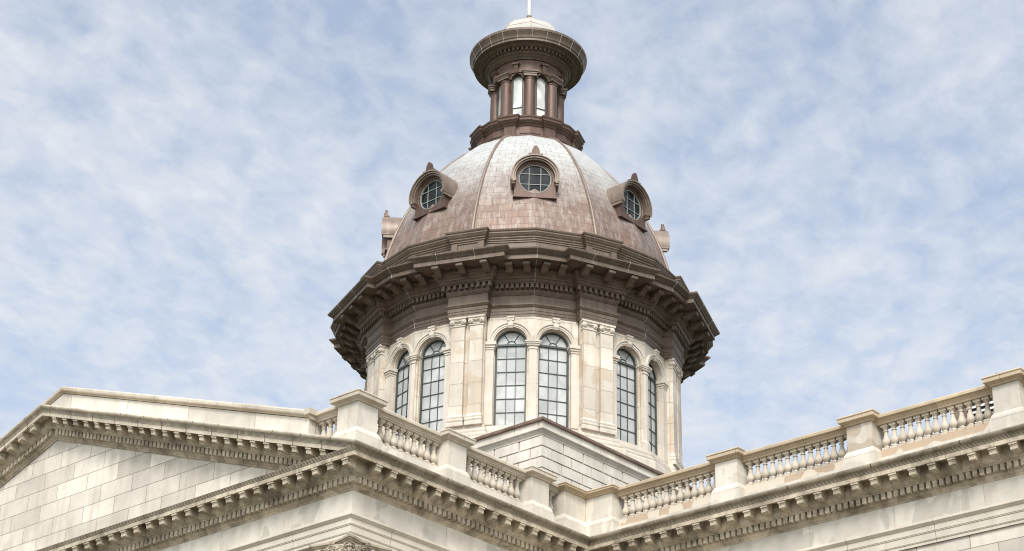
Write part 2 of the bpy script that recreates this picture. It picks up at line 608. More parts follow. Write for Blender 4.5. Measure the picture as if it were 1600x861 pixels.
ARCH = [(-0.85, -2.48), (0.0, -2.48), (0.0, -2.39), (0.018, -2.387), (0.018, -2.37), (0.03, -2.365), (0.03, -2.165), (0.05, -2.16), (0.05, -2.135), (0.065, -2.13),
        (0.065, -1.965), (0.085, -1.955), (0.115, -1.92), (0.15, -1.885), (0.15, -1.85), (0.12, -1.835), (0.12, -1.80), (0.0, -1.79)]
FRIEZE = [(0.0, -1.79), (0.0, -1.10)]
m = M(); sweep_part(m, ARCH, 1, 4); m.build('architrave', MAT['trim'], portico)
m = M(); sweep_part(m, FRIEZE, 1, 4); m.build('frieze', MAT['frieze'], portico)
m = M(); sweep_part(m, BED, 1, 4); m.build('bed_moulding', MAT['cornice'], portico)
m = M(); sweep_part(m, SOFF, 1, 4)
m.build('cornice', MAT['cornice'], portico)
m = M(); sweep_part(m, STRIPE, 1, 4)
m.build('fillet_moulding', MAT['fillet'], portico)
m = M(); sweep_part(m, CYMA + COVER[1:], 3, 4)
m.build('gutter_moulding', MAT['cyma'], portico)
# weathering on top of the level front cornice, under the pediment
m = M()
m.add([(2 * AX - 0.09, 0.09, -0.135), (-0.09, 0.09, -0.135), (-0.09, 1.0, -0.05), (2 * AX - 0.09, 1.0, -0.05)], [(0, 1, 2, 3)])
m.build('cornice_weathering', MAT['cyma'], portico)


def modillion_poly():
    return [(0.36, -0.375), (0.715, -0.375), (0.715, -0.43), (0.69, -0.435), (0.69, -0.50), (0.675, -0.505), (0.675, -0.54), (0.62, -0.575), (0.52, -0.595), (0.36, -0.615)]


def modillion_mesh(shear=0.0):
    m = M()
    pol = modillion_poly()
    # body narrower than its little cap
    cap = [(0.36, -0.28), (0.688, -0.28), (0.688, -0.392), (0.735, -0.392), (0.735, -0.452), (0.36, -0.452)]
    body = [(0.36, -0.452), (0.705, -0.452), (0.705, -0.50), (0.695, -0.51), (0.695, -0.585), (0.66, -0.60), (0.57, -0.598), (0.48, -0.612), (0.36, -0.64)]
    for pl, hw in ((cap, 0.125), (body, 0.108)):
        a = [(-hw, -o, z + shear * -hw) for o, z in pl]
        bb = [(hw, -o, z + shear * hw) for o, z in pl]
        m.loft([a, bb], True, True, True)
    return m


SP = 0.639
mod0 = modillion_mesh().build('modillion', MAT['cornice'])
first = True


def put_mod(src, loc, rz, parent):
    return copy_part(src, loc, rz, parent)


n = 0
for k in range(33):                                   # level front cornice
    x = -0.57 - SP * k
    put_mod(mod0, (x, YP, 0), 0, portico)
for k in range(1, 17):                                # portico side
    y = YP - 0.33 + SP * k
    if y < YM - 0.75:
        put_mod(mod0, (XP, y, 0), R(90), portico)
m = M()


def dentil_run(m, fn, a0, a1, step=0.213, wd=0.138, o1=0.265, z0=-0.925, z1=-0.738):
    k = 0
    a = a0
    while a < a1:
        fn(m, a, wd, o1, z0, z1)
        a += step


def dent_front(m, a, wd, o1, z0, z1):
    m.box(a - wd / 2, a + wd / 2, YP - o1, YP - 0.10, z0, z1)


def dent_side(m, a, wd, o1, z0, z1):
    m.box(XP + 0.10, XP + o1, a - wd / 2, a + wd / 2, z0, z1)


def dent_main(m, a, wd, o1, z0, z1):
    m.box(a - wd / 2, a + wd / 2, YM - o1, YM - 0.10, z0, z1)


dentil_run(m, dent_front, XP - 0.07 - 0.213 * 110, XP - 0.05)
m.box(XP + 0.06, XP + 0.265, YP - 0.265, YP - 0.06, -0.925, -0.738)
m.build('dentil_band', MAT['cornice'], portico)
m = M()
dentil_run(m, dent_side, YP + 0.0, YM - 0.3)
m.build('dentil_band', MAT['cornice'], portico)

# raking cornices
def rake(m, prof, side, close_apex=False):
    rings = []
    for o, z in prof:
        oo = o + 0.004
        xs = min(-I + o, (z + 0.16) / SL if z < -0.16 else 1e9)
        xs = min(xs, -I + o)
        y = YP - oo
        a = (xs, y, z - SL * xs)
        bb = (AX, y, z - SL * AX)
        if side < 0:
            a = (2 * AX - a[0], a[1], a[2])
        rings.append([a, bb])
    m.loft(rings, closed=False)


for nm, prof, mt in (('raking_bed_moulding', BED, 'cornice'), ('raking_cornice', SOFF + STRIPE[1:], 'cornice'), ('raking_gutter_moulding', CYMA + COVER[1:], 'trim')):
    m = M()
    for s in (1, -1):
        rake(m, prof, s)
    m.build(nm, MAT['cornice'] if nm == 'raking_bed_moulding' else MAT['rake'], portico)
modr = modillion_mesh(-SL).build('modillion', MAT['cornice'])
modl = modillion_mesh(SL).build('modillion', MAT['cornice'])
for k in range(24):
    x = -1.55 - SP * k
    if x > AX + 0.45:
        put_mod(modr, (x, YP, -SL * x), 0, portico)
for k in range(9):
    x = AX - 0.62 - SP * k
    put_mod(modl, (x, YP, -SL * (2 * AX - x)), 0, portico)
for o_ in (modr, modl, mod0):
    pass
for xa, xb, sg in ((-2.2, AX + 0.1, 1), (AX - 0.12, AX - 7.5, -1)):
    m = M()
    x = xa
    while x > xb:
        sh = (lambda p: (p[0], p[1], p[2] - SL * p[0])) if sg > 0 else (lambda p: (p[0], p[1], p[2] - SL * (2 * AX - p[0])))
        m.box(x - 0.069, x + 0.069, YP - 0.262, YP - 0.10, -0.925, -0.738, sh)
        x -= 0.213
    m.build('raking_dentil_band', MAT['cornice'], portico)
# tympanum
m = M()
m.prism([(2 * AX + 0.5, YP + 0.02, -0.3), (-0.5, YP + 0.02, -0.3), (-0.5, YP + 0.02, -0.5), (AX, YP + 0.02, -SL * AX - 0.9), (2 * AX + 0.5, YP + 0.02, -0.5)][:2] +
        [(-0.5, YP + 0.02, 0.0), (AX, YP + 0.02, -SL * AX - 0.2), (2 * AX + 0.5, YP + 0.02, 0.0)], (0, 0.5, 0))
m.build('tympanum', MAT['wall'], portico)
# roof of the portico
m = M()
m.add([(XP + 0.1, 1.3, 0.15), (AX, 1.3, 5.4), (2 * AX - XP - 0.1, 1.3, 0.15), (XP + 0.1, YM + 3.0, 0.15), (AX, YM + 3.0, 5.4), (2 * AX - XP - 0.1, YM + 3.0, 0.15)],
      [(0, 3, 4, 1), (1, 4, 5, 2)])
m.build('roof', MAT['roof'], portico)
# parapet that rises behind the pediment
PE = -3.05
m = M()
zb = 0.0
def par_z(x, add):
    return add - SL * (x if x > AX else 2 * AX - x)
pts = [(PE, par_z(PE, -0.3)), (PE, par_z(PE, 0.72)), (AX, par_z(AX, 0.72)), (2 * AX - PE, par_z(PE, 0.72)), (2 * AX - PE, par_z(PE, -0.3)), (AX, par_z(AX, -0.3))]
m.prism([(x, YP, z) for x, z in pts], (0, 0.75, 0))
par = m.build('parapet', stone('parapet_marble', (0.70, 0.65, 0.57), (3.4, 30), (0.5, 9.9, 0), mortar=0.012, stain=0.35, drip=0.1), portico)
m = M()
cop = [(-0.0, 0.70), (0.0, 0.72), (0.05, 0.74), (0.05, 0.78), (0.13, 0.80), (0.14, 0.83), (0.14, 0.91), (0.10, 0.955), (0.05, 0.975), (-0.80, 1.0), (-0.89, 0.92), (-0.89, 0.80), (-0.75, 0.78), (-0.75, 0.70)]
for s in (1, -1):
    r0, r1 = [], []
    for oo, z in cop:
        xs = PE + 0.10
        a = (xs, YP - oo, par_z(xs, z))
        if s < 0:
            a = (2 * AX - xs, a[1], a[2])
        r0.append(a)
        r1.append((AX, YP - oo, par_z(AX, z)))
    m.loft([r0, r1], True, True, False)
# level return at the foot of the slope
m.box(PE - 0.10, PE + 0.16, YP - 0.15, YP + 0.86, par_z(PE, 0.80), par_z(PE, 0.985))
m.build('coping', MAT['railpale'], par)
# porch: side wall, back wall, ceiling
m = M()
m.box(2 * AX - XP + 0.1, XP - 0.1, YP + 4.6, YP + 5.2, GZ, -2.56)
m.build('back_wall', MAT['wall'], portico)
m = M()
m.box(2 * AX - XP + 0.1, XP - 0.1, YP + 0.85, YP + 4.6, -2.52, -2.3)
m.build('ceiling', MAT['trim'], portico)
m = M()
m.box(XP - 0.9, XP - 0.06, YP + 4.5, YM, GZ, -2.56)
m.box(2 * AX - XP + 0.06, 2 * AX - XP + 0.9, YP + 4.5, YM, GZ, -2.56)
m.build('side_wall', MAT['wall'], portico)

# ---- corner column ------------------------------------------------
colc = (XP - 0.72, YP + 0.72)
column = thing('corinthian_column', 'fluted corinthian column at the portico corner with its carved capital under the architrave', 'column', (colc[0], colc[1], GZ))
m = M()
prof = [(0.92, GZ), (0.92, GZ + 0.3), (0.80, GZ + 0.35), (0.84, GZ + 0.5), (0.72, GZ + 0.62)]
m.lathe(prof, colc, 40)
rings = []
for z, r in ((GZ + 0.62, 0.70), (GZ + 6, 0.69), (-6.0, 0.62), (-4.1, 0.60)):
    ring = []
    for k in range(96):
        a = 2 * math.pi * k / 96
        rr = r - (0.035 if k % 4 in (1, 2) else 0.0)
        ring.append((colc[0] + rr * math.cos(a), colc[1] + rr * math.sin(a), z))
    rings.append(ring)
m.loft(rings)
m.build('shaft', MAT['drumtrim'], column)
m = M()
m.lathe([(0.62, -4.1), (0.66, -4.05), (0.62, -4.0), (0.58, -3.95), (0.60, -3.4), (0.68, -2.95), (0.78, -2.64)], colc, 32)
# acanthus leaves in two tiers
for tier, (z0, h, r0, cnt, ph) in enumerate(((-3.95, 0.62, 0.62, 8, 0), (-3.75, 0.85, 0.64, 8, 22.5))):
    for k in range(cnt):
        a = R(ph + 45 * k)
        rows = []
        for i in range(7):
            tt = i / 6
            z = z0 + h * min(1, tt * 1.15) - (0.10 * max(0, tt - 0.8) / 0.2)
            rr = r0 + 0.03 + 0.22 * tt ** 3
            hw = 0.20 * math.sin(math.pi * (0.22 + 0.75 * tt)) * (1 + 0.15 * (i % 2))
            row = []
            for jj in (-1, -0.5, 0, 0.5, 1):
                aa = a + jj * hw / rr
                rq = rr + 0.05 * (1 - abs(jj)) - 0.02 * (abs(jj) == 0.5)
                row.append((colc[0] + rq * math.cos(aa), colc[1] + rq * math.sin(aa), z + 0.02 * (1 - abs(jj))))
            rows.append(row)
        m.loft(rows, closed=False, smooth=False)
capo = m
# volutes: spirals at the four corners and pairs on each face
def volute(m, cen, ax_out, ax_up, rad, th, turns=1.75):
    pts = []
    for i in range(34):
        tt = i / 33
        a = -math.pi / 2 + tt * turns * 2 * math.pi
        rr = rad * (1 - 0.78 * tt)
        pts.append(Vector(cen) + Vector(ax_out) * rr * math.cos(a) + Vector(ax_up) * rr * math.sin(a))
    m.tube(pts, [th * (1 - 0.4 * i / 33) for i in range(34)], 6)
for k in range(4):
    a = R(45 + 90 * k)
    d = Vector((math.cos(a), math.sin(a), 0))
    cc = Vector((colc[0], colc[1], 0)) + d * 0.93
    for s in (-1, 1):
        q = Vector((-d.y, d.x, 0)) * s
        out = (d * 0.8 + q * 0.6).normalized()
        volute(m, (cc.x + q.x * 0.09, cc.y + q.y * 0.09, -2.80), (-q * 0.85 + d * 0.5).normalized(), (0, 0, 1), 0.17, 0.032)
    m.tube([Vector((colc[0], colc[1], -3.5)) + d * 0.66, Vector((colc[0], colc[1], -3.15)) + d * 0.74, Vector((colc[0], colc[1], -2.74)) + d * 0.93], [0.035, 0.05, 0.06], 6)
for k in range(4):
    a = R(90 * k)
    d = Vector((math.cos(a), math.sin(a), 0))
    q = Vector((-d.y, d.x, 0))
    for s in (-1, 1):
        cc = Vector((colc[0], colc[1], -2.82)) + d * 0.78 + q * 0.17 * s
        volute(m, cc, q * s, (0, 0, 1), 0.13, 0.028)
        cc = Vector((colc[0], colc[1], -2.82)) + d * 0.80 + q * 0.47 * s
        volute(m, cc, q * -s, (0, 0, 1), 0.11, 0.026)
    # flower on the abacus
    fc = Vector((colc[0], colc[1], -2.60)) + d * 0.76
    for j in range(6):
        aa = j * math.pi / 3
        pc = fc + q * 0.07 * math.cos(aa) + Vector((0, 0, 0.07 * math.sin(aa)))
        m.tube([pc - d * 0.02, pc + d * 0.05], [0.045, 0.02], 6)
    m.tube([fc, fc + d * 0.09], [0.035, 0.02], 6)
# concave-sided abacus with cut corners
ab = []
for k in range(4):
    a0 = 90 * k - 45
    for i in range(9):
        tt = i / 8
        s_ = -0.80 + 1.60 * tt
        inn = 0.86 - 0.16 * math.cos(s_ / 0.80 * math.pi / 2)
        a = R(90 * k)
        d = Vector((math.cos(a), math.sin(a)))
        q = Vector((-d.y, d.x))
        p = d * inn + q * s_
        ab.append((colc[0] + p.x, colc[1] + p.y))
def sc_ring(sq, z):
    return [(colc[0] + (x - colc[0]) * sq, colc[1] + (y - colc[1]) * sq, z) for x, y in ab]
m.loft([sc_ring(0.88, -2.67), sc_ring(0.90, -2.63), sc_ring(0.97, -2.60), sc_ring(0.97, -2.575), sc_ring(1.03, -2.56), sc_ring(1.04, -2.50), sc_ring(1.02, -2.483)], True, True, True)
m.build('capital', MAT['carved'], column)

# ---- wing ----------------------------------------------------------
wing = thing('marble_wing', 'long marble wall with dentil and bracket cornice running off to the lower right', 'building', (14, YM + 8, GZ))
m = M(); sweep_part(m, ARCH[1:], 4, 5); m.build('architrave', MAT['trim'], wing)
m = M(); sweep_part(m, FRIEZE, 4, 5); m.build('frieze', MAT['frieze'], wing)
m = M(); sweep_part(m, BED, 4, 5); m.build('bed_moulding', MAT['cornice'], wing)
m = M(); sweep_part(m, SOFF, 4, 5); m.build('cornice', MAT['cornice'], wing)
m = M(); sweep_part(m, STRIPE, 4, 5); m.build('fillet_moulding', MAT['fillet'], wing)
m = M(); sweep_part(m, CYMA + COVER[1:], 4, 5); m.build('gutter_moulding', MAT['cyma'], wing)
m = M()
m.box(XP - 0.2, XE, YM + 0.06, YM + 0.6, GZ, -2.45)
m.build('wall', MAT['wall'], wing)
m = M()
m.box(XP, XE, YM + 1.2, YM + 30, 0.05, 0.30)
m.prism([(XE, YM + 1.07, 0.2), (XE, YM + 1.07, 1.27), (XE, YM + 13, 6.28), (XE, YM + 25, 1.27), (XE, YM + 25, 0.2)], (-XE + XP + 0.9, 0, 0))
m.box(XP - 31, XP, YM + 3, YM + 30, 0.05, 0.30)
m.build('roof', MAT['roof'], wing)
for k in range(31):
    x = 11.78 - SP * 17 + SP * k
    if x > XP + 0.75:
        put_mod(mod0, (x - 0.0, YM, 0), 0, wing)
m = M()
dentil_run(m, dent_main, XP + 0.35, 20.5)
m.build('dentil_band', MAT['cornice'], wing)
m = M(); sweep_part(m, ARCH[1:] + FRIEZE[1:] + BED[1:] + SOFF[1:] + STRIPE[1:] + CYMA[1:] + COVER[1:], 0, 1)
m.box(XW, 2 * AX - XP, YM + 0.06, YM + 0.6, GZ, -2.52)
far = m.build('far_wing_wall', MAT['wall'])
far.name = 'marble_wing'
far['label'] = 'matching marble wall beyond the far side of the portico'
far['category'] = 'building'
for o_ in (mod0, modr, modl):
    bpy.data.objects.remove(o_)

# ------------------------------------------------------------------ balustrades and piers
ZPL = 0.82
BB = 0.84                                            # baluster height


def baluster_mesh():
    m = M()
    m.box(-0.115, 0.115, -0.115, 0.115, 0, 0.085)
    m.lathe([(0.10, 0.085), (0.112, 0.10), (0.10, 0.125), (0.07, 0.14), (0.066, 0.155), (0.095, 0.18), (0.125, 0.225), (0.133, 0.265), (0.128, 0.31), (0.108, 0.36),
             (0.083, 0.42), (0.066, 0.49), (0.058, 0.555), (0.056, 0.585), (0.078, 0.59), (0.080, 0.61), (0.062, 0.618), (0.060, 0.655), (0.075, 0.675), (0.10, 0.705), (0.104, 0.72)], n=16)
    m.box(-0.112, 0.112, -0.112, 0.112, 0.72, 0.80)
    m.v = [(x, y, z * BB / 0.80) for x, y, z in m.v]
    return m


bal0 = baluster_mesh().build('baluster', MAT['baluster'])
GB = 'balustrade runs along the roof edge'
GP = 'square piers of the roof balustrade'
DW = 0.43                                            # half depth of a pier


def balustrade(label, axis, c, a0, a1, spots, golden):
    """axis 'x' runs along x at y=c, 'y' runs along y at x=c"""
    mid = (a0 + a1) / 2
    loc = (mid, c, 0.09) if axis == 'x' else (c, mid, 0.09)
    th = thing('balustrade', label, 'balustrade', loc, GB)

    def bx(m, h, z0, z1, e=0.0):
        if axis == 'x':
            m.box(a0 - e, a1 + e, c - h, c + h, z0, z1)
        else:
            m.box(c - h, c + h, a0 - e, a1 + e, z0, z1)
    m = M()
    bx(m, 0.27, 0.03, 0.55)
    bx(m, 0.245, 0.55, 0.562)
    m.build('plinth', MAT['block'], th)
    m = M()
    bx(m, 0.165, 0.562, ZPL)
    m.build('baluster_sill', MAT['plinth'] if golden else MAT['block'], th)
    m = M()
    prof = [(-0.17, 1.66), (0.17, 1.66), (0.17, 1.70), (0.20, 1.705), (0.20, 1.735), (0.235, 1.775), (0.245, 1.785), (0.245, 1.80), (0.30, 1.805), (0.315, 1.82), (0.315, 1.90), (0.29, 1.935), (0.24, 1.95),
            (-0.24, 1.95), (-0.29, 1.935), (-0.315, 1.90), (-0.315, 1.82), (-0.30, 1.805), (-0.245, 1.80), (-0.235, 1.775), (-0.20, 1.735), (-0.17, 1.70)]
    r0, r1 = [], []
    for o, z in prof:
        if axis == 'x':
            r0.append((a0, c + o, z)); r1.append((a1, c + o, z))
        else:
            r0.append((c + o, a0, z)); r1.append((c + o, a1, z))
    m.loft([r0, r1], True, True, True)
    m.build('rail', MAT['rail'] if golden else MAT['railpale'], th)
    for s in spots:
        copy_part(bal0, (s, c, ZPL) if axis == 'x' else (c, s, ZPL), random.choice((0, 1, 2, 3)) * math.pi / 2, th)
    return th


def pier(label, x0, x1, y0, y1, mat='block', lowcap=False, golden=False):
    th = thing('balustrade_pier', label, 'pier', ((x0 + x1) / 2, (y0 + y1) / 2, 0.09), GP)

    def ring(e, z):
        return [(x0 - e, y0 - e, z), (x1 + e, y0 - e, z), (x1 + e, y1 + e, z), (x0 - e, y1 + e, z)]
    m = M()
    m.loft([ring(0.125, 0.0), ring(0.125, 0.685), ring(0.085, 0.687), ring(0.085, 0.702), ring(0.105, 0.704), ring(0.10, 0.76), ring(0.07, 0.83), ring(0.02, 0.915), ring(-0.02, 0.92), ring(-0.02, 0.93)], True, True, True)
    m.build('base', MAT['block'], th)
    m = M()
    m.loft([ring(0.0, 0.93), ring(0.0, 1.725), ring(-0.015, 1.727), ring(-0.015, 1.74)], True, True, True)
    m.build('die', MAT[mat], th)
    m = M()
    hz = 0.0 if not lowcap else -0.06
    m.loft([ring(0.0, 1.735), ring(0.045, 1.745), ring(0.055, 1.79), ring(0.10, 1.815), ring(0.11, 1.83), ring(0.175, 1.835), ring(0.19, 1.85), ring(0.19, 1.955 + hz), ring(0.21, 1.965 + hz),
            ring(0.215, 1.985 + hz), ring(0.19, 2.02 + hz), ring(0.12, 2.035 + hz)], True, True, True)
    m.build('cap', MAT['rail'] if golden else MAT['railpale'], th)
    return th


CS = -1.33                                            # centre line of the portico side balustrade
CM = YM + 0.43                                        # ... of the wing
pier('large square pier with moulded cap standing on the portico corner', -1.76, -0.90, 0.88, 1.72)
pier('narrow pier on the portico side in front of the drum, second from the corner', -1.76, -0.90, 4.81, 5.67)
pier('third pier back along the portico side, in front of the stepped marble base', -1.76, -0.90, 8.83, 9.70)
pier('stained dark pier forming the left face of the inner corner', -1.76, -0.90, 10.49, YM + 0.86, mat='stained', lowcap=True, golden=True)
pier('pale pier forming the right face of the inner corner', -0.897, 0.21, YM, YM + 0.86, lowcap=True, golden=True)
pier('pier on the long right wing nearest to the inner corner, right of the drum', 4.41, 5.26, YM, YM + 0.86, golden=True)
pier('pier with brown stain in the middle of the long right wing', 9.30, 10.16, YM, YM + 0.86, mat='stained', golden=True)
pier('tall pale pier at the right edge with small rods on its cap', 14.18, 15.01, YM, YM + 0.86, golden=True)
balustrade('tiny balustrade of three balusters between sloping parapet and corner pier', 'x', YP + 0.43, PE, -1.76, [-2.82, -2.53, -2.24, -1.95], 0)
balustrade('balustrade on the portico side running back from the big corner pier', 'y', CS, 1.72, 4.81, [1.97 + 0.295 * i for i in range(10)], 0)
balustrade('balustrade on the portico side before the stepped marble base', 'y', CS, 5.67, 8.83, [5.93 + 0.295 * i for i in range(10)], 0)
balustrade('stub of balustrade squeezed beside the stained inner corner pier', 'y', CS, 9.70, 10.49, [9.96, 10.25], 0)
balustrade('balustrade on the right wing starting at the inner corner, dome base behind it', 'x', CM, 0.21, 4.41, [0.47 + 0.281 * i for i in range(14)], 1)
balustrade('balustrade on the right wing with only sky behind its balusters', 'x', CM, 5.26, 9.30, [5.47 + 0.281 * i for i in range(14)], 1)
balustrade('balustrade on the right wing with a roof vent showing behind it', 'x', CM, 10.16, 14.18, [10.40 + 0.281 * i for i in range(14)], 1)
balustrade('last balustrade just showing beyond the rightmost pier', 'x', CM, 15.01, 19.0, [15.25 + 0.281 * i for i in range(14)], 1)
bpy.data.objects.remove(bal0)
# roof vent behind the wing balustrade
vent = thing('roof_vent', 'small brown louvred vent box on the roof behind the right balustrade', 'vent', (11.9, 16.0, 0.3))
m = M(); m.box(10.95, 12.9, 15.5, 16.6, 1.5, 3.3); m.build('housing', MAT['flash'], vent)
m = M()
m.box(11.45, 12.35, 15.46, 15.50, 2.2, 3.12)
m.build('grille_opening', MAT['grille'], vent)
m = M()
for i in range(5):
    z = 2.3 + 0.18 * i
    m.add([(11.42, 15.40, z), (12.38, 15.40, z), (12.38, 15.47, z + 0.10), (11.42, 15.47, z + 0.10), (11.42, 15.40, z - 0.02), (12.38, 15.40, z - 0.02), (12.38, 15.47, z + 0.08), (11.42, 15.47, z + 0.08)],
          [(0, 1, 2, 3), (4, 7, 6, 5), (0, 4, 5, 1), (2, 6, 7, 3), (0, 3, 7, 4), (1, 5, 6, 2)])
m.build('slats', MAT['pole'], vent)
m = M()
for x, y, h in ((14.35, YM + 0.05, 0.10), (14.86, YM + 0.15, 0.09)):
    m.tube([(x, y, 2.03), (x + 0.01, y, 2.03 + h)], 0.012, 6)
    m.tube([(x - 0.05, y, 2.03 + h), (x + 0.05, y, 2.04 + h)], 0.012, 6)
rod = m.build('lightning_rod', MAT['grille'])
rod['label'] = 'pair of tiny dark rods on the cap of the rightmost pier'
rod['category'] = 'rod'

# ------------------------------------------------------------------ stepped marble base under the drum
S = 9.3
base = thing('square_base', 'square rusticated marble base with brown copper edge below the drum', 'base', (AX, CY, 0.3))
BT = 7.93


def sq(e, z):
    q = S + e
    return [(AX - q, CY - q, z), (AX + q, CY - q, z), (AX + q, CY + q, z), (AX - q, CY + q, z)]


m = M()
m.loft([sq(-0.035, 0.2), sq(-0.035, 7.20), ], True)
m.build('wall', MAT['rusticback'], base)
m = M()
CH = 0.452
zt = 7.20
row = 0
while zt > 1.0:
    z0, z1 = zt - CH + 0.058, zt
    L = 1.24
    off = (row % 2) * L / 2
    for ax in range(2):
        # the two faces that look at the forecourt: x+ face (ax 0) and y- face (ax 1)
        a = -S
        edges = []
        p = S
        while p > -S:
            ln = (L if edges else (L if row % 2 == 0 else L / 2))
            ln *= random.uniform(0.94, 1.06)
            q = max(p - ln, -S)
            edges.append((q, p))
            p = q
        for q, p in edges:
            jj = 0.040
            first_ = (p == S)
            pr = random.uniform(-0.006, 0.006)
            if ax == 0:       # runs along y from the near corner backwards
                y0, y1 = CY - p + (0 if first_ else jj), CY - q - jj
                m.box(AX + S - 0.12, AX + S + pr, y0 if not first_ else CY - S, y1, z0, z1)
            else:
                x0, x1 = AX + q + jj, AX + p - (0.121 if first_ else jj)
                m.box(x0, x1, CY - S + pr, CY - S + 0.12, z0, z1)
    zt -= CH
    row += 1
m.build('blocks', MAT['rustic'], base)
m = M()
m.loft([sq(0.0, 7.20), sq(0.02, 7.21), sq(0.03, 7.26), sq(0.10, 7.36), sq(0.16, 7.42), sq(0.16, 7.46), sq(0.0, 7.50)], True)
m.build('string_course', MAT['drumtrim'], base)
m = M()
m.loft([sq(0.01, 7.50), sq(0.01, 7.80)], True)
m.build('upper_course', stone('upper_course_marble', (0.72, 0.66, 0.57), (1.24, 30), (0.4, 9, 0), mortar=0.012, stain=0.35), base)
m = M()
m.loft([sq(-0.1, 7.80), sq(0.10, 7.80), sq(0.11, 7.82), sq(0.11, 7.92), sq(0.06, 7.95), sq(-1.6, 8.15)], True, False, True)
m.build('roof_edge', MAT['flash'], base)

# ------------------------------------------------------------------ drum
CC = (AX, CY)
DZ = 8.0


RD, RBK, KB = 7.27, 7.50, 1.2


def dpoly(d, z, R0=RD, rb=RBK, w=0.9, k=0.89, kb=KB):
    out = []
    ap = (R0 + kb * d) * math.cos(R(11.25))
    W = w + k * d
    rin = (ap - W * math.sin(R(11.25))) / math.cos(R(11.25))
    for i in range(8):
        b_ = R(-22.5 + 45 * i)
        e = Vector((math.cos(b_), math.sin(b_)))
        q = Vector((-e.y, e.x))
        for r, tt in ((rin, -W), (rb + d, -W), (rb + d, W), (rin, W)):
            p = e * r + q * tt
            out.append((AX + p.x, CY + p.y, z))
        b2 = b_ + R(22.5)
        out.append((AX + (R0 + kb * d) * math.cos(b2), CY + (R0 + kb * d) * math.sin(b2), z))
    return out


drum = thing('drum', 'round marble drum with paired ionic pilasters and tall arched windows under the dome', 'tower', (AX, CY, DZ))
DW_ = dict(rb=7.33, w=0.80)
# base mouldings
m = M()
prof = [(0.42, 7.9), (0.42, 9.30), (0.40, 9.36), (0.34, 9.40), (0.36, 9.46), (0.36, 9.52), (0.26, 9.56), (0.26, 9.62), (0.20, 9.66), (0.22, 9.72), (0.22, 9.80), (0.10, 9.88), (0.10, 10.02), (-0.45, 10.05)]
m.loft([dpoly(d, z, **DW_) for d, z in prof], True)
m.build('base_moulding', MAT['drumtrim'], drum)
# wall panels with arched openings
ZS, ZB, ZT = 13.93, 10.05, 15.16
RO, TC = 0.74, 0.985
AP = RD * math.cos(R(11.25))
rin = (AP - 0.8 * math.sin(R(11.25))) / math.cos(R(11.25))
# facet-local length from mid vertex to the pilaster block
b_ = R(0)
v_mid = Vector((RD * math.cos(R(22.5)), RD * math.sin(R(22.5))))
v_in = Vector((rin, 0.8))
FL = (v_mid - v_in).length
NA = 18


def facet_fn(a, s):
    """a: azimuth of the facet's normal, s: +1 when the bay's middle lies at its clockwise end; returns (depth,t,z)->world"""
    n_ = Vector((math.cos(a), math.sin(a)))
    q = Vector((-n_.y, n_.x)) * s
    off = -AP * math.tan(R(11.25))
    return lambda d, t_, z: (AX + n_.x * (AP + d) + q.x * (off + t_), CY + n_.y * (AP + d) + q.y * (off + t_), z)


facets = []
for i in range(8):
    bay = -45 + 45 * i
    facets.append((R(bay + 11.25), 1))
    facets.append((R(bay - 11.25), -1))
m = M()
for a, s in facets:
    f = facet_fn(a, s)
    arc = [(TC + RO * math.cos(math.pi * k / NA), ZS + RO * math.sin(math.pi * k / NA)) for k in range(NA + 1)]   # from pilaster side to middle
    # outer boundary matched to the arch
    top = []
    for (t_, z) in arc:
        top.append((t_, ZT))
    vs = [f(0, *p) for p in arc] + [f(0, *p) for p in top]
    m.add(vs, [(k, k + 1, NA + 2 + k, NA + 1 + k) for k in range(NA)])
    for (t0, t1) in ((0, TC - RO), (TC + RO, FL)):
        m.add([f(0, t0, ZB), f(0, t1, ZB), f(0, t1, ZS), f(0, t0, ZS), f(0, t1, ZT), f(0, t0, ZT)], [(0, 1, 2, 3), (3, 2, 4, 5)])
    # splayed reveal
    jam = [(TC + RO, ZB)] + arc + [(TC - RO, ZB)]
    def inn(p, r):
        t_, z = p
        if z <= ZS + 1e-6:
            return (TC + (t_ - TC) / RO * r, z)
        return (TC + (t_ - TC) / RO * r, ZS + (z - ZS) / RO * r)
    rings = [[f(0, *p) for p in jam], [f(-0.12, *inn(p, RO)) for p in jam], [f(-0.13, *inn(p, RO - 0.045)) for p in jam], [f(-0.38, *inn(p, RO - 0.05)) for p in jam]]
    m.loft(rings, closed=False)
    m.add([f(0.0, TC - RO, ZB), f(0, TC + RO, ZB), f(-0.4, TC + RO, ZB), f(-0.4, TC - RO, ZB)], [(0, 1, 2, 3)])
# pilaster blocks
for i in range(8):
    b_ = R(-22.5 + 45 * i)
    e = Vector((math.cos(b_), math.sin(b_)))
    q = Vector((-e.y, e.x))
    pts = [(rin - 0.1, -0.77), (7.30, -0.77), (7.30, 0.77), (rin - 0.1, 0.77)]
    m.loft([[(AX + e.x * r + q.x * tt, CY + e.y * r + q.y * tt, z) for r, tt in pts] for z in (10.0, ZT)], True)
m.build('wall', MAT['drum'], drum, fix=True)

VIS = [i for i in range(8)]


def radial(az, t_=0.0):
    n_ = (math.cos(az), math.sin(az))
    return (AX - n_[1] * t_, CY + n_[0] * t_, 0)


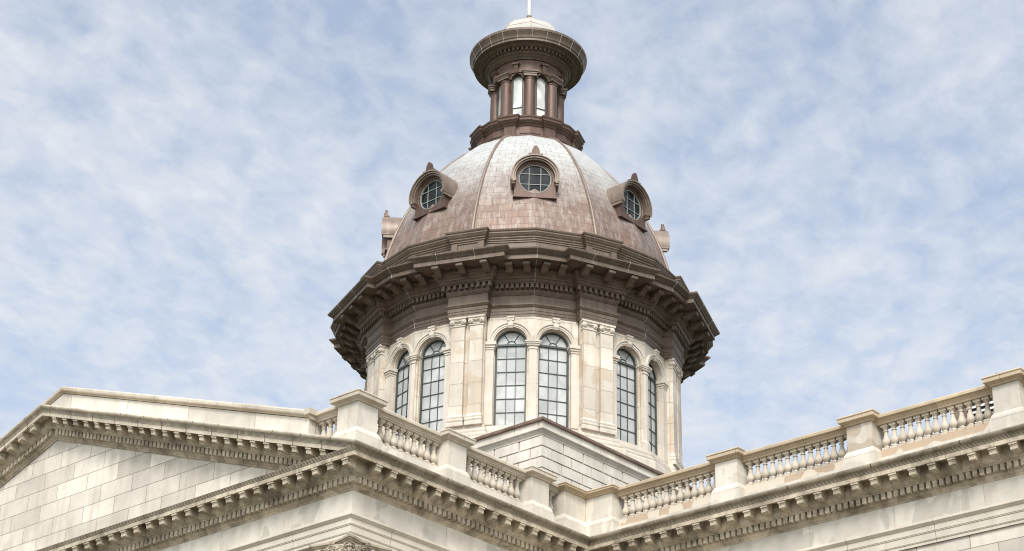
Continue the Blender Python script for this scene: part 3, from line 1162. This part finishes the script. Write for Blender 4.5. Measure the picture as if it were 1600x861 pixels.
# pilaster, built facing +x about the dome axis
m = M()
r0 = 7.30
m.box(r0 - 0.05, r0 + 0.18, -0.305, 0.305, 10.55, 14.80)
pil0 = m.build('pilaster', MAT['drum'], drum)
m = M()
def pr(d, z):
    return [(r0, -0.305 - d, z), (r0 + 0.18 + d, -0.305 - d, z), (r0 + 0.18 + d, 0.305 + d, z), (r0, 0.305 + d, z)]
m.loft([pr(0.09, 10.02), pr(0.09, 10.16), pr(0.06, 10.20), pr(0.09, 10.26), pr(0.09, 10.32), pr(0.04, 10.36), pr(0.06, 10.42), pr(0.06, 10.46), pr(0.0, 10.55)], True, True, True)
pb = m.build('pilaster_base', MAT['drumtrim'])
m = M()
m.loft([pr(0.0, 14.70), pr(0.035, 14.71), pr(0.035, 14.76), pr(0.0, 14.77), pr(0.0, 14.85), pr(0.05, 14.92), pr(0.02, 14.95), pr(0.07, 15.05), pr(0.10, 15.07), pr(0.10, 15.145)], True, True, True)
for s in (-1, 1):
    # scroll discs on the face of the capital
    cyy, czz = 0.265 * s, 14.93
    for rr, x1 in ((0.115, 0.25), (0.08, 0.27), (0.045, 0.29)):
        ring0 = [(r0 + 0.05, cyy + rr * math.cos(2 * math.pi * k / 16), czz + rr * math.sin(2 * math.pi * k / 16)) for k in range(16)]
        ring1 = [(r0 + x1 - 0.01, p[1], p[2]) for p in ring0]
        ring2 = [(r0 + x1, cyy + (p[1] - cyy) * 0.85, czz + (p[2] - czz) * 0.85) for p in ring0]
        m.loft([ring0, ring1, ring2], True, False, True)
m.tube([(r0 + 0.235, -0.2, 14.99), (r0 + 0.25, 0, 14.94), (r0 + 0.235, 0.2, 14.99)], 0.03, 6)
pc = m.build('capital', MAT['drumtrim'])
for ch in (pb, pc):
    ch.parent = pil0
spots = [(R(-22.5 + 45 * i), s * 0.425) for i in range(8) for s in (-1, 1)]
for k, (az, tt) in enumerate(spots):
    if k == 0:
        placed(pil0, radial(az, tt), az)
    else:
        copy_part(pil0, radial(az, tt), az, drum)

# window in facet frame
m = M()
RG = 0.665
def arch_pts(r, zb, n=NA):
    return [(-r, zb)] + [(-r * math.cos(math.pi * k / n), ZS + r * math.sin(math.pi * k / n)) for k in range(n + 1)] + [(r, zb)]
xg = AP - 0.33
def frame_ring(r_out, r_in, x0, x1, zb):
    a = arch_pts(r_out, zb)
    bq = arch_pts(r_in, zb)
    m.loft([[(x0, *p) for p in a], [(x1, *p) for p in a], [(x1, *p) for p in bq], [(x0, *p) for p in bq]], closed=False)
frame_ring(0.70, 0.622, xg - 0.05, xg + 0.075, ZB)
m.box(xg - 0.03, xg + 0.085, -0.62, 0.62, ZS - 0.045, ZS + 0.045)
m.box(xg - 0.05, xg + 0.08, -0.62, 0.62, ZB, ZB + 0.10)
for yv in (-0.2, 0.2):
    m.box(xg - 0.02, xg + 0.04, yv - 0.013, yv + 0.013, ZB + 0.1, ZS)
nrow = 6
for k in range(1, nrow):
    z = ZB + 0.1 + (ZS - ZB - 0.1) * k / nrow
    m.box(xg - 0.02, xg + 0.036, -0.61, 0.61, z - 0.013, z + 0.013)
# fan light: inner half ring and three rays
pts = [(xg + 0.015, 0.205 * math.cos(math.pi * k / 10), ZS + 0.205 * math.sin(math.pi * k / 10)) for k in range(11)]
m.tube(pts, 0.019, 6)
for an in (58, 122):
    c_, s_ = math.cos(R(an)), math.sin(R(an))
    m.tube([(xg + 0.015, 0.2 * c_, ZS + 0.2 * s_), (xg + 0.015, 0.63 * c_, ZS + 0.63 * s_)], 0.018, 6)
win0 = m.build('window', MAT['frame'], drum)
m = M()
gp = arch_pts(0.62, ZB + 0.02)
m.add([(xg, *p) for p in gp], [tuple(range(len(gp)))])
m.add([(xg - 0.012, *p) for p in gp], [tuple(reversed(range(len(gp))))])
gl = m.build('window_glass', MAT['glass'])
gl.parent = win0
# archivolt and keystone
m = M()
def ann(r0_, r1_, x0, x1):
    a = [(r0_ * math.cos(math.pi * k / NA), ZS + r0_ * math.sin(math.pi * k / NA)) for k in range(NA + 1)]
    bq = [(r1_ * math.cos(math.pi * k / NA), ZS + r1_ * math.sin(math.pi * k / NA)) for k in range(NA + 1)]
    m.loft([[(x0, *p) for p in a], [(x1, *p) for p in a], [(x1, *p) for p in bq], [(x0, *p) for p in bq]], closed=False)
ann(RO - 0.001, 0.80, AP - 0.05, AP + 0.05)
ann(0.80, 0.90, AP - 0.05, AP + 0.075)
ann(0.90, 0.965, AP - 0.05, AP + 0.12)
arv0 = m.build('archivolt', MAT['drumtrim'], drum)
m = M()
m.loft([[(AP - 0.05, -0.10, 14.60), (AP + 0.10, -0.10, 14.60), (AP + 0.10, 0.10, 14.60), (AP - 0.05, 0.10, 14.60)],
        [(AP - 0.05, -0.11, 14.72), (AP + 0.16, -0.11, 14.72), (AP + 0.16, 0.11, 14.72), (AP - 0.05, 0.11, 14.72)],
        [(AP - 0.05, -0.13, 14.90), (AP + 0.13, -0.13, 14.90), (AP + 0.13, 0.13, 14.90), (AP - 0.05, 0.13, 14.90)],
        [(AP - 0.05, -0.15, 15.04), (AP + 0.165, -0.15, 15.04), (AP + 0.165, 0.15, 15.04), (AP - 0.05, 0.15, 15.04)],
        [(AP - 0.05, -0.17, 15.06), (AP + 0.19, -0.17, 15.06), (AP + 0.19, 0.17, 15.06), (AP - 0.05, 0.17, 15.06)],
        [(AP - 0.05, -0.17, 15.13), (AP + 0.19, -0.17, 15.13), (AP + 0.19, 0.17, 15.13), (AP - 0.05, 0.17, 15.13)]], True, True, True)
for s in (-1, 1):
    m.tube([(AP + 0.13, s * 0.10, 14.98), (AP + 0.165, s * 0.10, 14.98)], 0.06, 10)
key0 = m.build('keystone', MAT['drumtrim'], drum)
for k, (a, s) in enumerate(facets):
    tt = s * (-AP * math.tan(R(11.25)) + TC)
    for src in (win0, arv0, key0):
        if k == 0:
            placed(src, radial(a, tt), a)
        else:
            copy_part(src, radial(a, tt), a, drum)
# slim pier with capital between the two windows of a bay, and the narrow imposts beside the pilasters
def bent(m, t1, d, z0, z1, dz=None):
    pass
m = M()
def bent_ring(t1, d, z):
    # around the bay's middle vertex: local frame with the bay direction = +x
    c_, s_ = math.cos(R(11.25)), math.sin(R(11.25))
    R1 = RD
    vx = R1 + d / c_
    pts = [(R1 - 0.35, -t1)]
    def fac(t_, dd, s):
        n_ = Vector((c_, s * s_))
        q = Vector((-s_ * s, c_)) * s
        p = Vector((R1, 0)) + n_ * dd + q * t_
        return (p.x, p.y)
    return [(*fac(t1, -0.3, -1), z), (*fac(t1, d, -1), z), (vx, 0, z), (*fac(t1, d, 1), z), (*fac(t1, -0.3, 1), z)]
m.loft([bent_ring(0.165, 0.06, 10.4), bent_ring(0.165, 0.06, 13.62)], True, True, True)
m.loft([bent_ring(0.235, 0.10, 10.03), bent_ring(0.235, 0.10, 10.3), bent_ring(0.165, 0.06, 10.42)], True, True, True)
m.loft([bent_ring(0.20, 0.09, 13.58), bent_ring(0.20, 0.09, 13.63), bent_ring(0.18, 0.07, 13.64), bent_ring(0.18, 0.07, 13.70), bent_ring(0.26, 0.13, 13.74), bent_ring(0.26, 0.13, 13.79),
        bent_ring(0.30, 0.17, 13.82), bent_ring(0.30, 0.17, 13.87), bent_ring(0.33, 0.20, 13.89), bent_ring(0.33, 0.20, 13.95)], True, True, True)
mp0 = m.build('window_pier', MAT['drumtrim'], drum)
for i in range(8):
    az = R(-45 + 45 * i)
    if i == 0:
        placed(mp0, (AX, CY, 0), az)
    else:
        copy_part(mp0, (AX, CY, 0), az, drum)
for a, s in facets:
    f = facet_fn(a, s)
    m = M()
    for d, z0, z1, t0 in ((0.06, 10.1, 13.62, TC + RO - 0.02), (0.09, 13.60, 13.70, TC + RO - 0.04), (0.13, 13.70, 13.80, TC + RO - 0.08), (0.18, 13.80, 13.95, TC + RO - 0.13)):
        vs = [f(dd, tq, z) for dd in (-0.25, d) for tq in (t0, FL + 0.05) for z in (z0, z1)]
        m.add(vs, [(0, 1, 3, 2), (4, 6, 7, 5), (0, 4, 5, 1), (2, 3, 7, 6), (0, 2, 6, 4), (1, 5, 7, 3)])
    m.build('impost', MAT['drumtrim'], drum)

# ------------------------------------------------------------------ dome
dome = thing('dome', 'brown copper dome with ribs, round dormers and a deep bracketed cornice', 'dome', (AX, CY, 15.15))
EP = [(-0.5, 15.15), (0.0, 15.15), (0.0, 15.29), (0.02, 15.295), (0.02, 15.42), (0.04, 15.425), (0.04, 15.58), (0.07, 15.60), (0.10, 15.65), (0.13, 15.69), (0.13, 15.745), (0.02, 15.77), (0.02, 16.18), (0.05, 16.19),
      (0.08, 16.24), (0.12, 16.30), (0.14, 16.36), (0.14, 16.40), (0.16, 16.405), (0.16, 16.62), (0.34, 16.625), (0.34, 16.66), (0.38, 16.665), (0.42, 16.72), (0.45, 16.78), (0.52, 16.785), (0.53, 16.83), (0.58, 16.88), (0.63, 16.95), (0.65, 17.0), (0.72, 17.005),
      (0.74, 17.05), (0.74, 17.20), (1.46, 17.205), (1.46, 17.19), (1.50, 17.19), (1.50, 17.385), (1.53, 17.39), (1.53, 17.41), (1.56, 17.415), (1.60, 17.46), (1.68, 17.52), (1.73, 17.57), (1.74, 17.63), (1.72, 17.64), (0.3, 17.85)]
EP = [(d * 0.9, z) for d, z in EP]
m = M()
m.loft([dpoly(d, z) for d, z in EP], True)
m.build('entablature', MAT['copper'], dome)
# dentils
def dframe(d, kb=KB):
    ap = (RD + kb * d) * math.cos(R(11.25))
    return ap
d1 = 0.29
W1 = 0.9 + 0.89 * d1
DF = [(0, 1, 3, 2), (4, 6, 7, 5), (0, 4, 5, 1), (2, 3, 7, 6), (0, 2, 6, 4), (1, 5, 7, 3)]
m = M()
for k in range(9):
    tc_ = -W1 + 0.068 + (2 * W1 - 0.136) * k / 8
    m.box(RBK + 0.1, RBK + d1, tc_ - 0.068, tc_ + 0.068, 16.42, 16.618)
db0 = m.build('dentil_band', MAT['copper'], dome)
m = M()
for s in (-1, 1):
    a = s * R(11.25)
    n_ = Vector((math.cos(a), math.sin(a)))
    qq = Vector((-n_.y, n_.x)) * -s
    ap = dframe(d1)
    tmid = (RD + KB * d1) * math.sin(R(11.25))
    for k in range(8):
        tc_ = tmid - 0.11 - 0.222 * k
        m.add([(n_.x * r + qq.x * tt, n_.y * r + qq.y * tt, z) for r in (ap - 0.25, ap) for tt in (tc_ - 0.068, tc_ + 0.068) for z in (16.42, 16.618)], DF)
db1 = m.build('dentil_band', MAT['copper'], dome)
for i in range(8):
    for src, off in ((db0, -22.5), (db1, -45)):
        az = R(off + 45 * i)
        if i == 0:
            placed(src, (AX, CY, 0), az)
        else:
            copy_part(src, (AX, CY, 0), az, dome)
# scroll brackets
m = M()
pl = [(-0.05, 17.21), (0.62, 17.21), (0.64, 17.15), (0.63, 17.07), (0.60, 17.02), (0.55, 17.01), (0.52, 17.04), (0.44, 17.04), (0.34, 16.98), (0.22, 16.90), (0.10, 16.86), (-0.05, 16.88)]
m.loft([[(x, -0.15, z) for x, z in pl], [(x, 0.15, z) for x, z in pl]], True, True, True)
m.tube([(0.57, -0.16, 17.085), (0.57, 0.16, 17.085)], 0.07, 12)
br0 = m.build('bracket', MAT['copper'], dome)
brs = []
for i in range(8):
    b_ = R(-22.5 + 45 * i)
    for tt in (-1.12, 0, 1.12):
        brs.append((b_, RBK + 0.655, tt))
    for s in (-1, 1):
        a = b_ + s * R(11.25)
        tmid = (RD + KB * 1.0) * math.sin(R(11.25))
        for off in (0.42, 1.20):
            brs.append((a, dframe(0.655), s * (tmid - off)))
for k, (a, r, tt) in enumerate(brs):
    loc = (AX + r * math.cos(a) - tt * math.sin(a), CY + r * math.sin(a) + tt * math.cos(a), 0)
    if k == 0:
        placed(br0, loc, a)
    else:
        copy_part(br0, loc, a, dome)
# pale soldered seams where the copper sheets of the cornice meet
SE = [(d, z) for d, z in EP if 15.2 < z < 17.64]
m = M()
m.tube([(RD + KB * d + 0.004, 0, z) for d, z in SE], 0.011, 5)
se0 = m.build('seam', MAT['cap'], dome)
se1 = []
for tt in (-1.0, 0.75):
    m = M()
    m.tube([(RBK + d + 0.004, tt, z) for d, z in EP if 17.19 <= z < 17.64 and d > 1.34], 0.011, 5)
    se1.append(m.build('seam', MAT['cap'], dome))
for i in range(8):
    for src, off in ((se0, -45), (se1[0], -22.5), (se1[1], -22.5)):
        if i == 0:
            placed(src, (AX, CY, 0), R(off))
        else:
            copy_part(src, (AX, CY, 0), R(off + 45 * i), dome)
# base ring of the dome
RP = dict(R0=7.68, rb=7.74, w=0.72, k=1.0, kb=1.0)
m = M()
prof = [(0.10, 17.6), (0.10, 17.95), (0.0, 18.0), (0.0, 18.62), (0.04, 18.63), (0.04, 18.68), (0.08, 18.72), (0.08, 18.76), (0.13, 18.82), (0.13, 18.86), (0.18, 18.92), (0.22, 19.0), (0.24, 19.02), (0.24, 19.08), (0.28, 19.12), (0.30, 19.18), (0.28, 19.22), (-0.4, 19.3)]
m.loft([dpoly(d, z, **RP) for d, z in prof], True)
for i in range(8):
    b_ = R(-22.5 + 45 * i)
    e = Vector((math.cos(b_), math.sin(b_)))
    q = Vector((-e.y, e.x))
    for s in (-1, 1):
        tc_ = s * 0.62
        vs = [(AX + e.x * r + q.x * tt, CY + e.y * r + q.y * tt, z) for r in (7.5, 7.82) for tt in (tc_ - 0.14, tc_ + 0.14) for z in (17.7, 18.66)]
        m.add(vs, [(0, 1, 3, 2), (4, 6, 7, 5), (0, 4, 5, 1), (2, 3, 7, 6), (0, 2, 6, 4), (1, 5, 7, 3)])
m.build('base_ring', MAT['copper'], dome)
# shell
DP = [(7.42, 18.6), (7.37, 19.0), (7.05, 20.45), (6.52, 22.02), (5.84, 23.48), (5.06, 24.76), (4.24, 25.82), (3.46, 26.62), (2.81, 27.10), (2.35, 27.40)]


def spline(pts, n):
    pts = [Vector((a, b_)) for a, b_ in pts]
    out = []
    for i in range(len(pts) - 1):
        p0 = pts[max(i - 1, 0)]
        p1, p2 = pts[i], pts[i + 1]
        p3 = pts[min(i + 2, len(pts) - 1)]
        for k in range(n):
            t_ = k / n
            out.append(0.5 * ((2 * p1) + (p2 - p0) * t_ + (2 * p0 - 5 * p1 + 4 * p2 - p3) * t_ ** 2 + (-p0 + 3 * p1 - 3 * p2 + p3) * t_ ** 3))
    out.append(pts[-1])
    return out


sp_ = spline(DP, 5)
arc = [0.0]
for i in range(1, len(sp_)):
    arc.append(arc[-1] + (sp_[i] - sp_[i - 1]).length)
m = M()
vs, fs = [], []
for k in range(16):
    a0, a1 = R(-45 + 22.5 * k), R(-45 + 22.5 * (k + 1))
    base_i = len(m.v)
    vv = []
    for i, p in enumerate(sp_):
        r = p.x
        hw = r * math.sin(R(11.25))
        for a, sg in ((a0, -1), (a1, 1)):
            m.uv[base_i + len(vv)] = (sg * hw + 3.1 + k * 7.13, arc[i] + (0.0))
            vv.append((AX + r * math.cos(a), CY + r * math.sin(a), p.y))
    n_ = len(sp_)
    m.add(vv, [(2 * i, 2 * i + 1, 2 * i + 3, 2 * i + 2) for i in range(n_ - 1)])
for f_ in range(len(m.f)):
    m.sm[f_] = True
m.build('shell', MAT['shell'], dome)
# ribs on the eight ridges, lighter seams between
m = M()
pts = [(p.x + 0.02, 0, p.y) for p in sp_]
m.tube(pts, [0.085 - 0.025 * i / len(pts) for i in range(len(pts))], 8)
rib0 = m.build('rib', MAT['rib'], dome)
for i in range(8):
    az = R(-22.5 + 45 * i)
    if i == 0:
        placed(rib0, (AX, CY, 0), az)
    else:
        copy_part(rib0, (AX, CY, 0), az, dome)

# dormer facing +x
ZD = 22.45
XF = 6.68
m = M()
NN = 48
def outl(a, e=0.0):
    c_, s_ = math.cos(a), math.sin(a)
    if s_ >= 0:
        r = 0.95 + e
    else:
        r = min((0.95 + e) / abs(c_) if abs(c_) > 1e-6 else 9, (0.98 + e) / abs(s_))
    return (r * c_, r * s_)
angs = [2 * math.pi * k / NN for k in range(NN)] 
angs = sorted(set(angs + [math.atan2(-0.98, 0.95) % (2 * math.pi), math.atan2(-0.98, -0.95) % (2 * math.pi)]))
def rg(x, r=None):
    if r is None:
        return [(x, outl(a)[0], ZD + outl(a)[1]) for a in angs]
    return [(x, r * math.cos(a), ZD + r * math.sin(a)) for a in angs]
m.loft([rg(4.9), rg(XF), rg(XF, 0.81), rg(XF - 0.03, 0.79), rg(XF - 0.03, 0.75), rg(XF - 0.16, 0.73)], True)
m.box(5.6, XF + 0.09, -1.0, 1.0, ZD - 1.05, ZD - 0.985)
dor0 = m.build('dormer', MAT['lantern'], dome)
m = M()
def hood(r0_, r1_, x0, x1, a0=-14, a1=194, n=36):
    A = [R(a0 + (a1 - a0) * k / n) for k in range(n + 1)]
    a = [(r0_ * math.cos(t_), ZD + r0_ * math.sin(t_)) for t_ in A]
    bq = [(r1_ * math.cos(t_), ZD + r1_ * math.sin(t_)) for t_ in A]
    rings = [[(x0, *p) for p in a], [(x1, *p) for p in a], [(x1, *p) for p in bq], [(x0, *p) for p in bq]]
    m.loft(rings, closed=False)
    for k in (0, n):
        q = [r_[k] for r_ in rings]
        m.add(q, [(0, 1, 2, 3)])
hood(0.90, 0.97, 4.9, XF + 0.16)
hood(0.97, 1.06, 4.9, XF + 0.24)
hood(1.06, 1.12, 4.9, XF + 0.30)
for s in (-1, 1):
    m.tube([(XF - 0.1, s * 1.0, ZD - 0.24), (XF + 0.27, s * 1.0, ZD - 0.24)], 0.10, 12)
    m.box(XF - 0.6, XF + 0.2, s * 1.0 - 0.07, s * 1.0 + 0.07, ZD - 0.42, ZD - 0.28)
hd = m.build('hood', MAT['rib'])
m = M()
cr = []
for k in range(17):
    a = math.pi * k / 16
    cr.append((0.21 * math.cos(a) * (1 - 0.12 * math.sin(a)), 1.12 + 0.52 * math.sin(a)))
m.prism([(XF + 0.06, y, ZD + z) for y, z in cr], (0.14, 0, 0))
m.prism([(XF + 0.20, y * 0.62, ZD + 1.14 + (z - 1.12) * 0.68) for y, z in cr], (0.05, 0, 0))
m.box(XF - 0.05, XF + 0.24, -0.33, 0.33, ZD + 1.12, ZD + 1.19)
cs = m.build('crest', MAT['lantern'])
m = M()
A = [2 * math.pi * k / 40 for k in range(40)]
def circ(x, r):
    return [(x, r * math.cos(a), ZD + r * math.sin(a)) for a in A]
m.loft([circ(XF - 0.17, 0.75), circ(XF - 0.07, 0.75), circ(XF - 0.07, 0.71), circ(XF - 0.17, 0.70)], True)
for v_ in (-0.27, 0.27):
    h_ = math.sqrt(0.7 ** 2 - v_ ** 2)
    m.box(XF - 0.15, XF - 0.10, v_ - 0.014, v_ + 0.014, ZD - h_, ZD + h_)
    m.box(XF - 0.15, XF - 0.102, -h_, h_, ZD + v_ - 0.014, ZD + v_ + 0.014)
dw = m.build('round_window', MAT['mullion'])
m = M()
m.add(circ(XF - 0.14, 0.76), [tuple(range(40))])
dg = m.build('dormer_glass', MAT['darkglass'])
for ch in (hd, cs, dw, dg):
    ch.parent = dor0
for i in range(8):
    az = R(-45 + 45 * i)
    if i == 0:
        placed(dor0, (AX, CY, 0), az)
    else:
        copy_part(dor0, (AX, CY, 0), az, dome)

# ------------------------------------------------------------------ lantern
lan = thing('lantern', 'round red brown copper lantern with columns, slim windows and pale cap on the dome top', 'lantern', (AX, CY, 27.1))
LP = dict(R0=2.52, rb=2.58, w=0.30, k=0.8, kb=1.0)
m = M()
prof = [(-0.02, 26.9), (0.10, 26.95), (0.10, 27.25), (0.04, 27.32), (0.0, 27.34), (0.0, 27.84), (0.04, 27.85), (0.06, 27.90), (0.10, 27.95), (0.16, 27.97), (0.18, 28.02), (0.27, 28.06), (0.28, 28.16), (0.33, 28.20), (0.34, 28.26), (0.30, 28.30), (-0.9, 28.40)]
m.loft([dpoly(d, z, **LP) for d, z in prof], True)
# raised panels on the bays
for i in range(8):
    bay = R(-45 + 45 * i)
    for s in (-1, 1):
        a = bay + s * R(11.25)
        n_ = Vector((math.cos(a), math.sin(a)))
        qq = Vector((-n_.y, n_.x)) * s
        ap = 2.52 * math.cos(R(11.25))
        t0 = -2.52 * math.sin(R(11.25))
        vs = [(AX + n_.x * r + qq.x * tt, CY + n_.y * r + qq.y * tt, z) for r in (ap - 0.1, ap + 0.03) for tt in (t0 + 0.002, t0 + 0.52) for z in (27.42, 27.76)]
        m.add(vs, [(0, 1, 3, 2), (4, 6, 7, 5), (0, 4, 5, 1), (2, 3, 7, 6), (0, 2, 6, 4), (1, 5, 7, 3)])
m.build('pedestal', MAT['lantern'], lan)
# body: cylinder with arched openings
RL = 1.62
LS, LB, LT = 31.15, 28.35, 31.75
HW = 0.30
m = M()
for i in range(8):
    a_c = R(-22.5 + 45 * i)
    def cp(s_, z, r=RL):
        a = a_c + s_ / RL
        return (AX + r * math.cos(a), CY + r * math.sin(a), z)
    half = RL * R(22.5)
    n_ = 10
    arcp = [(HW * math.cos(math.pi * k / n_), LS + HW * math.sin(math.pi * k / n_)) for k in range(n_ + 1)]
    vs = [cp(*p) for p in arcp] + [cp(p[0], LT) for p in arcp]
    m.add(vs, [(k, k + 1, n_ + 2 + k, n_ + 1 + k) for k in range(n_)])
    for t0, t1 in ((-half, -HW), (HW, half)):
        for j in range(3):
            u0, u1 = t0 + (t1 - t0) * j / 3, t0 + (t1 - t0) * (j + 1) / 3
            m.add([cp(u0, LB), cp(u1, LB), cp(u1, LT), cp(u0, LT)], [(0, 1, 2, 3)])
    jam = [(HW, LB)] + arcp + [(-HW, LB)]
    m.loft([[cp(*p) for p in jam], [cp(p[0] * 0.97, p[1], RL - 0.2) for p in jam]], closed=False)
m.build('body', MAT['lantern'], lan)
# windows
m = M()
def cq(x, y, z):
    return (x, y, z)
ja = [(0.29, LB)] + [(0.29 * math.cos(math.pi * k / 12), LS + 0.29 * math.sin(math.pi * k / 12)) for k in range(13)] + [(-0.29, LB)]
jb = [(0.235, LB)] + [(0.235 * math.cos(math.pi * k / 12), LS + 0.235 * math.sin(math.pi * k / 12)) for k in range(13)] + [(-0.235, LB)]
xx = RL - 0.10
m.loft([[(xx - 0.05, *p) for p in ja], [(xx + 0.03, *p) for p in ja], [(xx + 0.03, *p) for p in jb], [(xx - 0.05, *p) for p in jb]], closed=False)
m.box(xx - 0.04, xx + 0.02, -0.24, 0.24, 29.52, 29.56)
lw0 = m.build('window', MAT['frame'], lan)
m = M()
m.add([(xx - 0.02, *p) for p in jb], [tuple(range(len(jb)))])
lg = m.build('window_glass', MAT['lglass'])
lg.parent = lw0
# arch hood and keystone
m = M()
def lan_arch(r0_, r1_, x0, x1):
    a = [(r0_ * math.cos(math.pi * k / 14), LS + r0_ * math.sin(math.pi * k / 14)) for k in range(15)]
    bq = [(r1_ * math.cos(math.pi * k / 14), LS + r1_ * math.sin(math.pi * k / 14)) for k in range(15)]
    m.loft([[(x0, *p) for p in a], [(x1, *p) for p in a], [(x1, *p) for p in bq], [(x0, *p) for p in bq]], closed=False)
lan_arch(0.30, 0.37, RL - 0.12, RL + 0.10)
lan_arch(0.37, 0.62, RL - 0.12, RL + 0.06)
lan_arch(0.58, 0.66, RL - 0.12, RL + 0.13)
m.loft([[(RL - 0.1, -0.08, 31.45), (RL + 0.20, -0.08, 31.45), (RL + 0.20, 0.08, 31.45), (RL - 0.1, 0.08, 31.45)],
        [(RL - 0.1, -0.12, 31.86), (RL + 0.30, -0.12, 31.86), (RL + 0.30, 0.12, 31.86), (RL - 0.1, 0.12, 31.86)],
        [(RL - 0.1, -0.19, 31.88), (RL + 0.36, -0.19, 31.88), (RL + 0.36, 0.19, 31.88), (RL - 0.1, 0.19, 31.88)],
        [(RL - 0.1, -0.19, 31.97), (RL + 0.36, -0.19, 31.97), (RL + 0.36, 0.19, 31.97), (RL - 0.1, 0.19, 31.97)]], True, True, True)
la0 = m.build('arch_hood', MAT['lantern'], lan)
# half-round column with square capital
m = M()
m.lathe([(0.36, 28.36), (0.36, 28.48), (0.32, 28.52), (0.34, 28.60), (0.285, 28.66), (0.28, 30.95), (0.275, 31.02), (0.305, 31.05), (0.305, 31.10), (0.28, 31.12), (0.29, 31.2)], (1.60, 0), 20)
lc0 = m.build('column', MAT['lantern'], lan)
m = M()
m.loft([[(1.3, -0.33, 31.18), (1.93, -0.33, 31.18), (1.93, 0.33, 31.18), (1.3, 0.33, 31.18)],
        [(1.3, -0.33, 31.28), (1.93, -0.33, 31.28), (1.93, 0.33, 31.28), (1.3, 0.33, 31.28)],
        [(1.3, -0.36, 31.31), (1.96, -0.36, 31.31), (1.96, 0.36, 31.31), (1.3, 0.36, 31.31)],
        [(1.3, -0.36, 31.36), (1.96, -0.36, 31.36), (1.96, 0.36, 31.36), (1.3, 0.36, 31.36)],
        [(1.3, -0.41, 31.40), (2.01, -0.41, 31.40), (2.01, 0.41, 31.40), (1.3, 0.41, 31.40)],
        [(1.3, -0.42, 31.48), (2.02, -0.42, 31.48), (2.02, 0.42, 31.48), (1.3, 0.42, 31.48)]], True, True, True)
lcc = m.build('capital', MAT['copper'])
lcc.parent = lc0
for i in range(8):
    aw, ac = R(-22.5 + 45 * i), R(-45 + 45 * i)
    if i == 0:
        placed(lw0, (AX, CY, 0), aw); placed(la0, (AX, CY, 0), aw); placed(lc0, (AX, CY, 0), ac)
    else:
        copy_part(lw0, (AX, CY, 0), aw, lan); copy_part(la0, (AX, CY, 0), aw, lan); copy_part(lc0, (AX, CY, 0), ac, lan)
m = M()
m.lathe([(1.55, 31.46), (1.78, 31.50), (1.80, 32.20)], CC, 64)
m.build('frieze', MAT['lantern'], lan)
m = M()
LCP = [(1.80, 32.18), (1.88, 32.19), (1.88, 32.23), (1.92, 32.235), (1.92, 32.26), (1.99, 32.29), (2.05, 32.34), (2.08, 32.37), (2.13, 32.375), (2.13, 32.41), (2.18, 32.44), (2.20, 32.47), (2.20, 32.62), (2.42, 32.625), (2.42, 32.65), (2.50, 32.68), (2.53, 32.73), (2.76, 32.735), (2.76, 32.72),
         (2.80, 32.72), (2.80, 32.85), (2.83, 32.855), (2.83, 32.88), (2.85, 32.885), (2.85, 32.92), (2.88, 32.99), (2.93, 33.08), (2.98, 33.16), (2.98, 33.19), (3.01, 33.195), (3.02, 33.26), (3.02, 33.34), (2.98, 33.36), (1.9, 33.55)]
m.lathe(LCP, CC, 96, smooth=True)
m.build('cornice', MAT['copper'], lan, sharp=25)
m = M()
m.tube([(r + 0.004, 0, z) for r, z in LCP if 2.79 < r and z < 33.3], 0.011, 5)
ls0 = m.build('seam', MAT['cap'], lan)
for k in range(24):
    az = R(-45 + 15 * k)
    if k == 0:
        placed(ls0, (AX, CY, 0), az)
    else:
        copy_part(ls0, (AX, CY, 0), az, lan)
m = M()
m.lathe([(2.15, 32.485), (2.215, 32.485), (2.215, 32.615), (2.15, 32.615)], CC, 96)
for k in range(64):
    a = 2 * math.pi * k / 64
    n_ = Vector((math.cos(a), math.sin(a)))
    q = Vector((-n_.y, n_.x))
    vs = [(AX + n_.x * r + q.x * tt, CY + n_.y * r + q.y * tt, z) for r in (2.2, 2.36) for tt in (-0.06, 0.06) for z in (32.48, 32.622)]
    m.add(vs, [(0, 1, 3, 2), (4, 6, 7, 5), (0, 4, 5, 1), (2, 3, 7, 6), (0, 2, 6, 4), (1, 5, 7, 3)])
m.build('dentil_band', MAT['copper'], lan)
m = M()
cpf = [(2.0, 33.45), (1.95, 33.8), (1.84, 34.25), (1.66, 34.62), (1.42, 34.95), (1.08, 35.28), (0.72, 35.51), (0.40, 35.65)]
m.lathe(cpf, CC, 8, smooth=False, a0=R(-45), cap1=True)
cap = m.build('cap', MAT['cap'], lan)
m = M()
for k in range(8):
    a = R(-45 + 45 * k)
    m.tube([(AX + (r + 0.005) * math.cos(a), CY + (r + 0.005) * math.sin(a), z) for r, z in cpf], 0.022, 6)
for idx in (3, 5):
    r, z = cpf[idx]
    m.tube([(AX + (r + 0.004) * math.cos(R(-45 + 45 * k)), CY + (r + 0.004) * math.sin(R(-45 + 45 * k)), z) for k in range(9)], 0.018, 6)
o = m.build('seams', MAT['plinth'])
attach(o, cap)
o.matrix_parent_inverse = Matrix.Identity(4)
m = M()
m.lathe([(0.56, 35.54), (0.56, 35.62), (0.42, 35.68), (0.30, 35.74), (0.16, 35.82), (0.13, 36.1)], CC, 20)
m.build('pole_socket', MAT['copper'], lan)
m = M()
m.lathe([(0.115, 35.7), (0.105, 40.0), (0.08, 44.0)], CC, 14, cap1=True)
m.build('pole', MAT['pole'], lan)
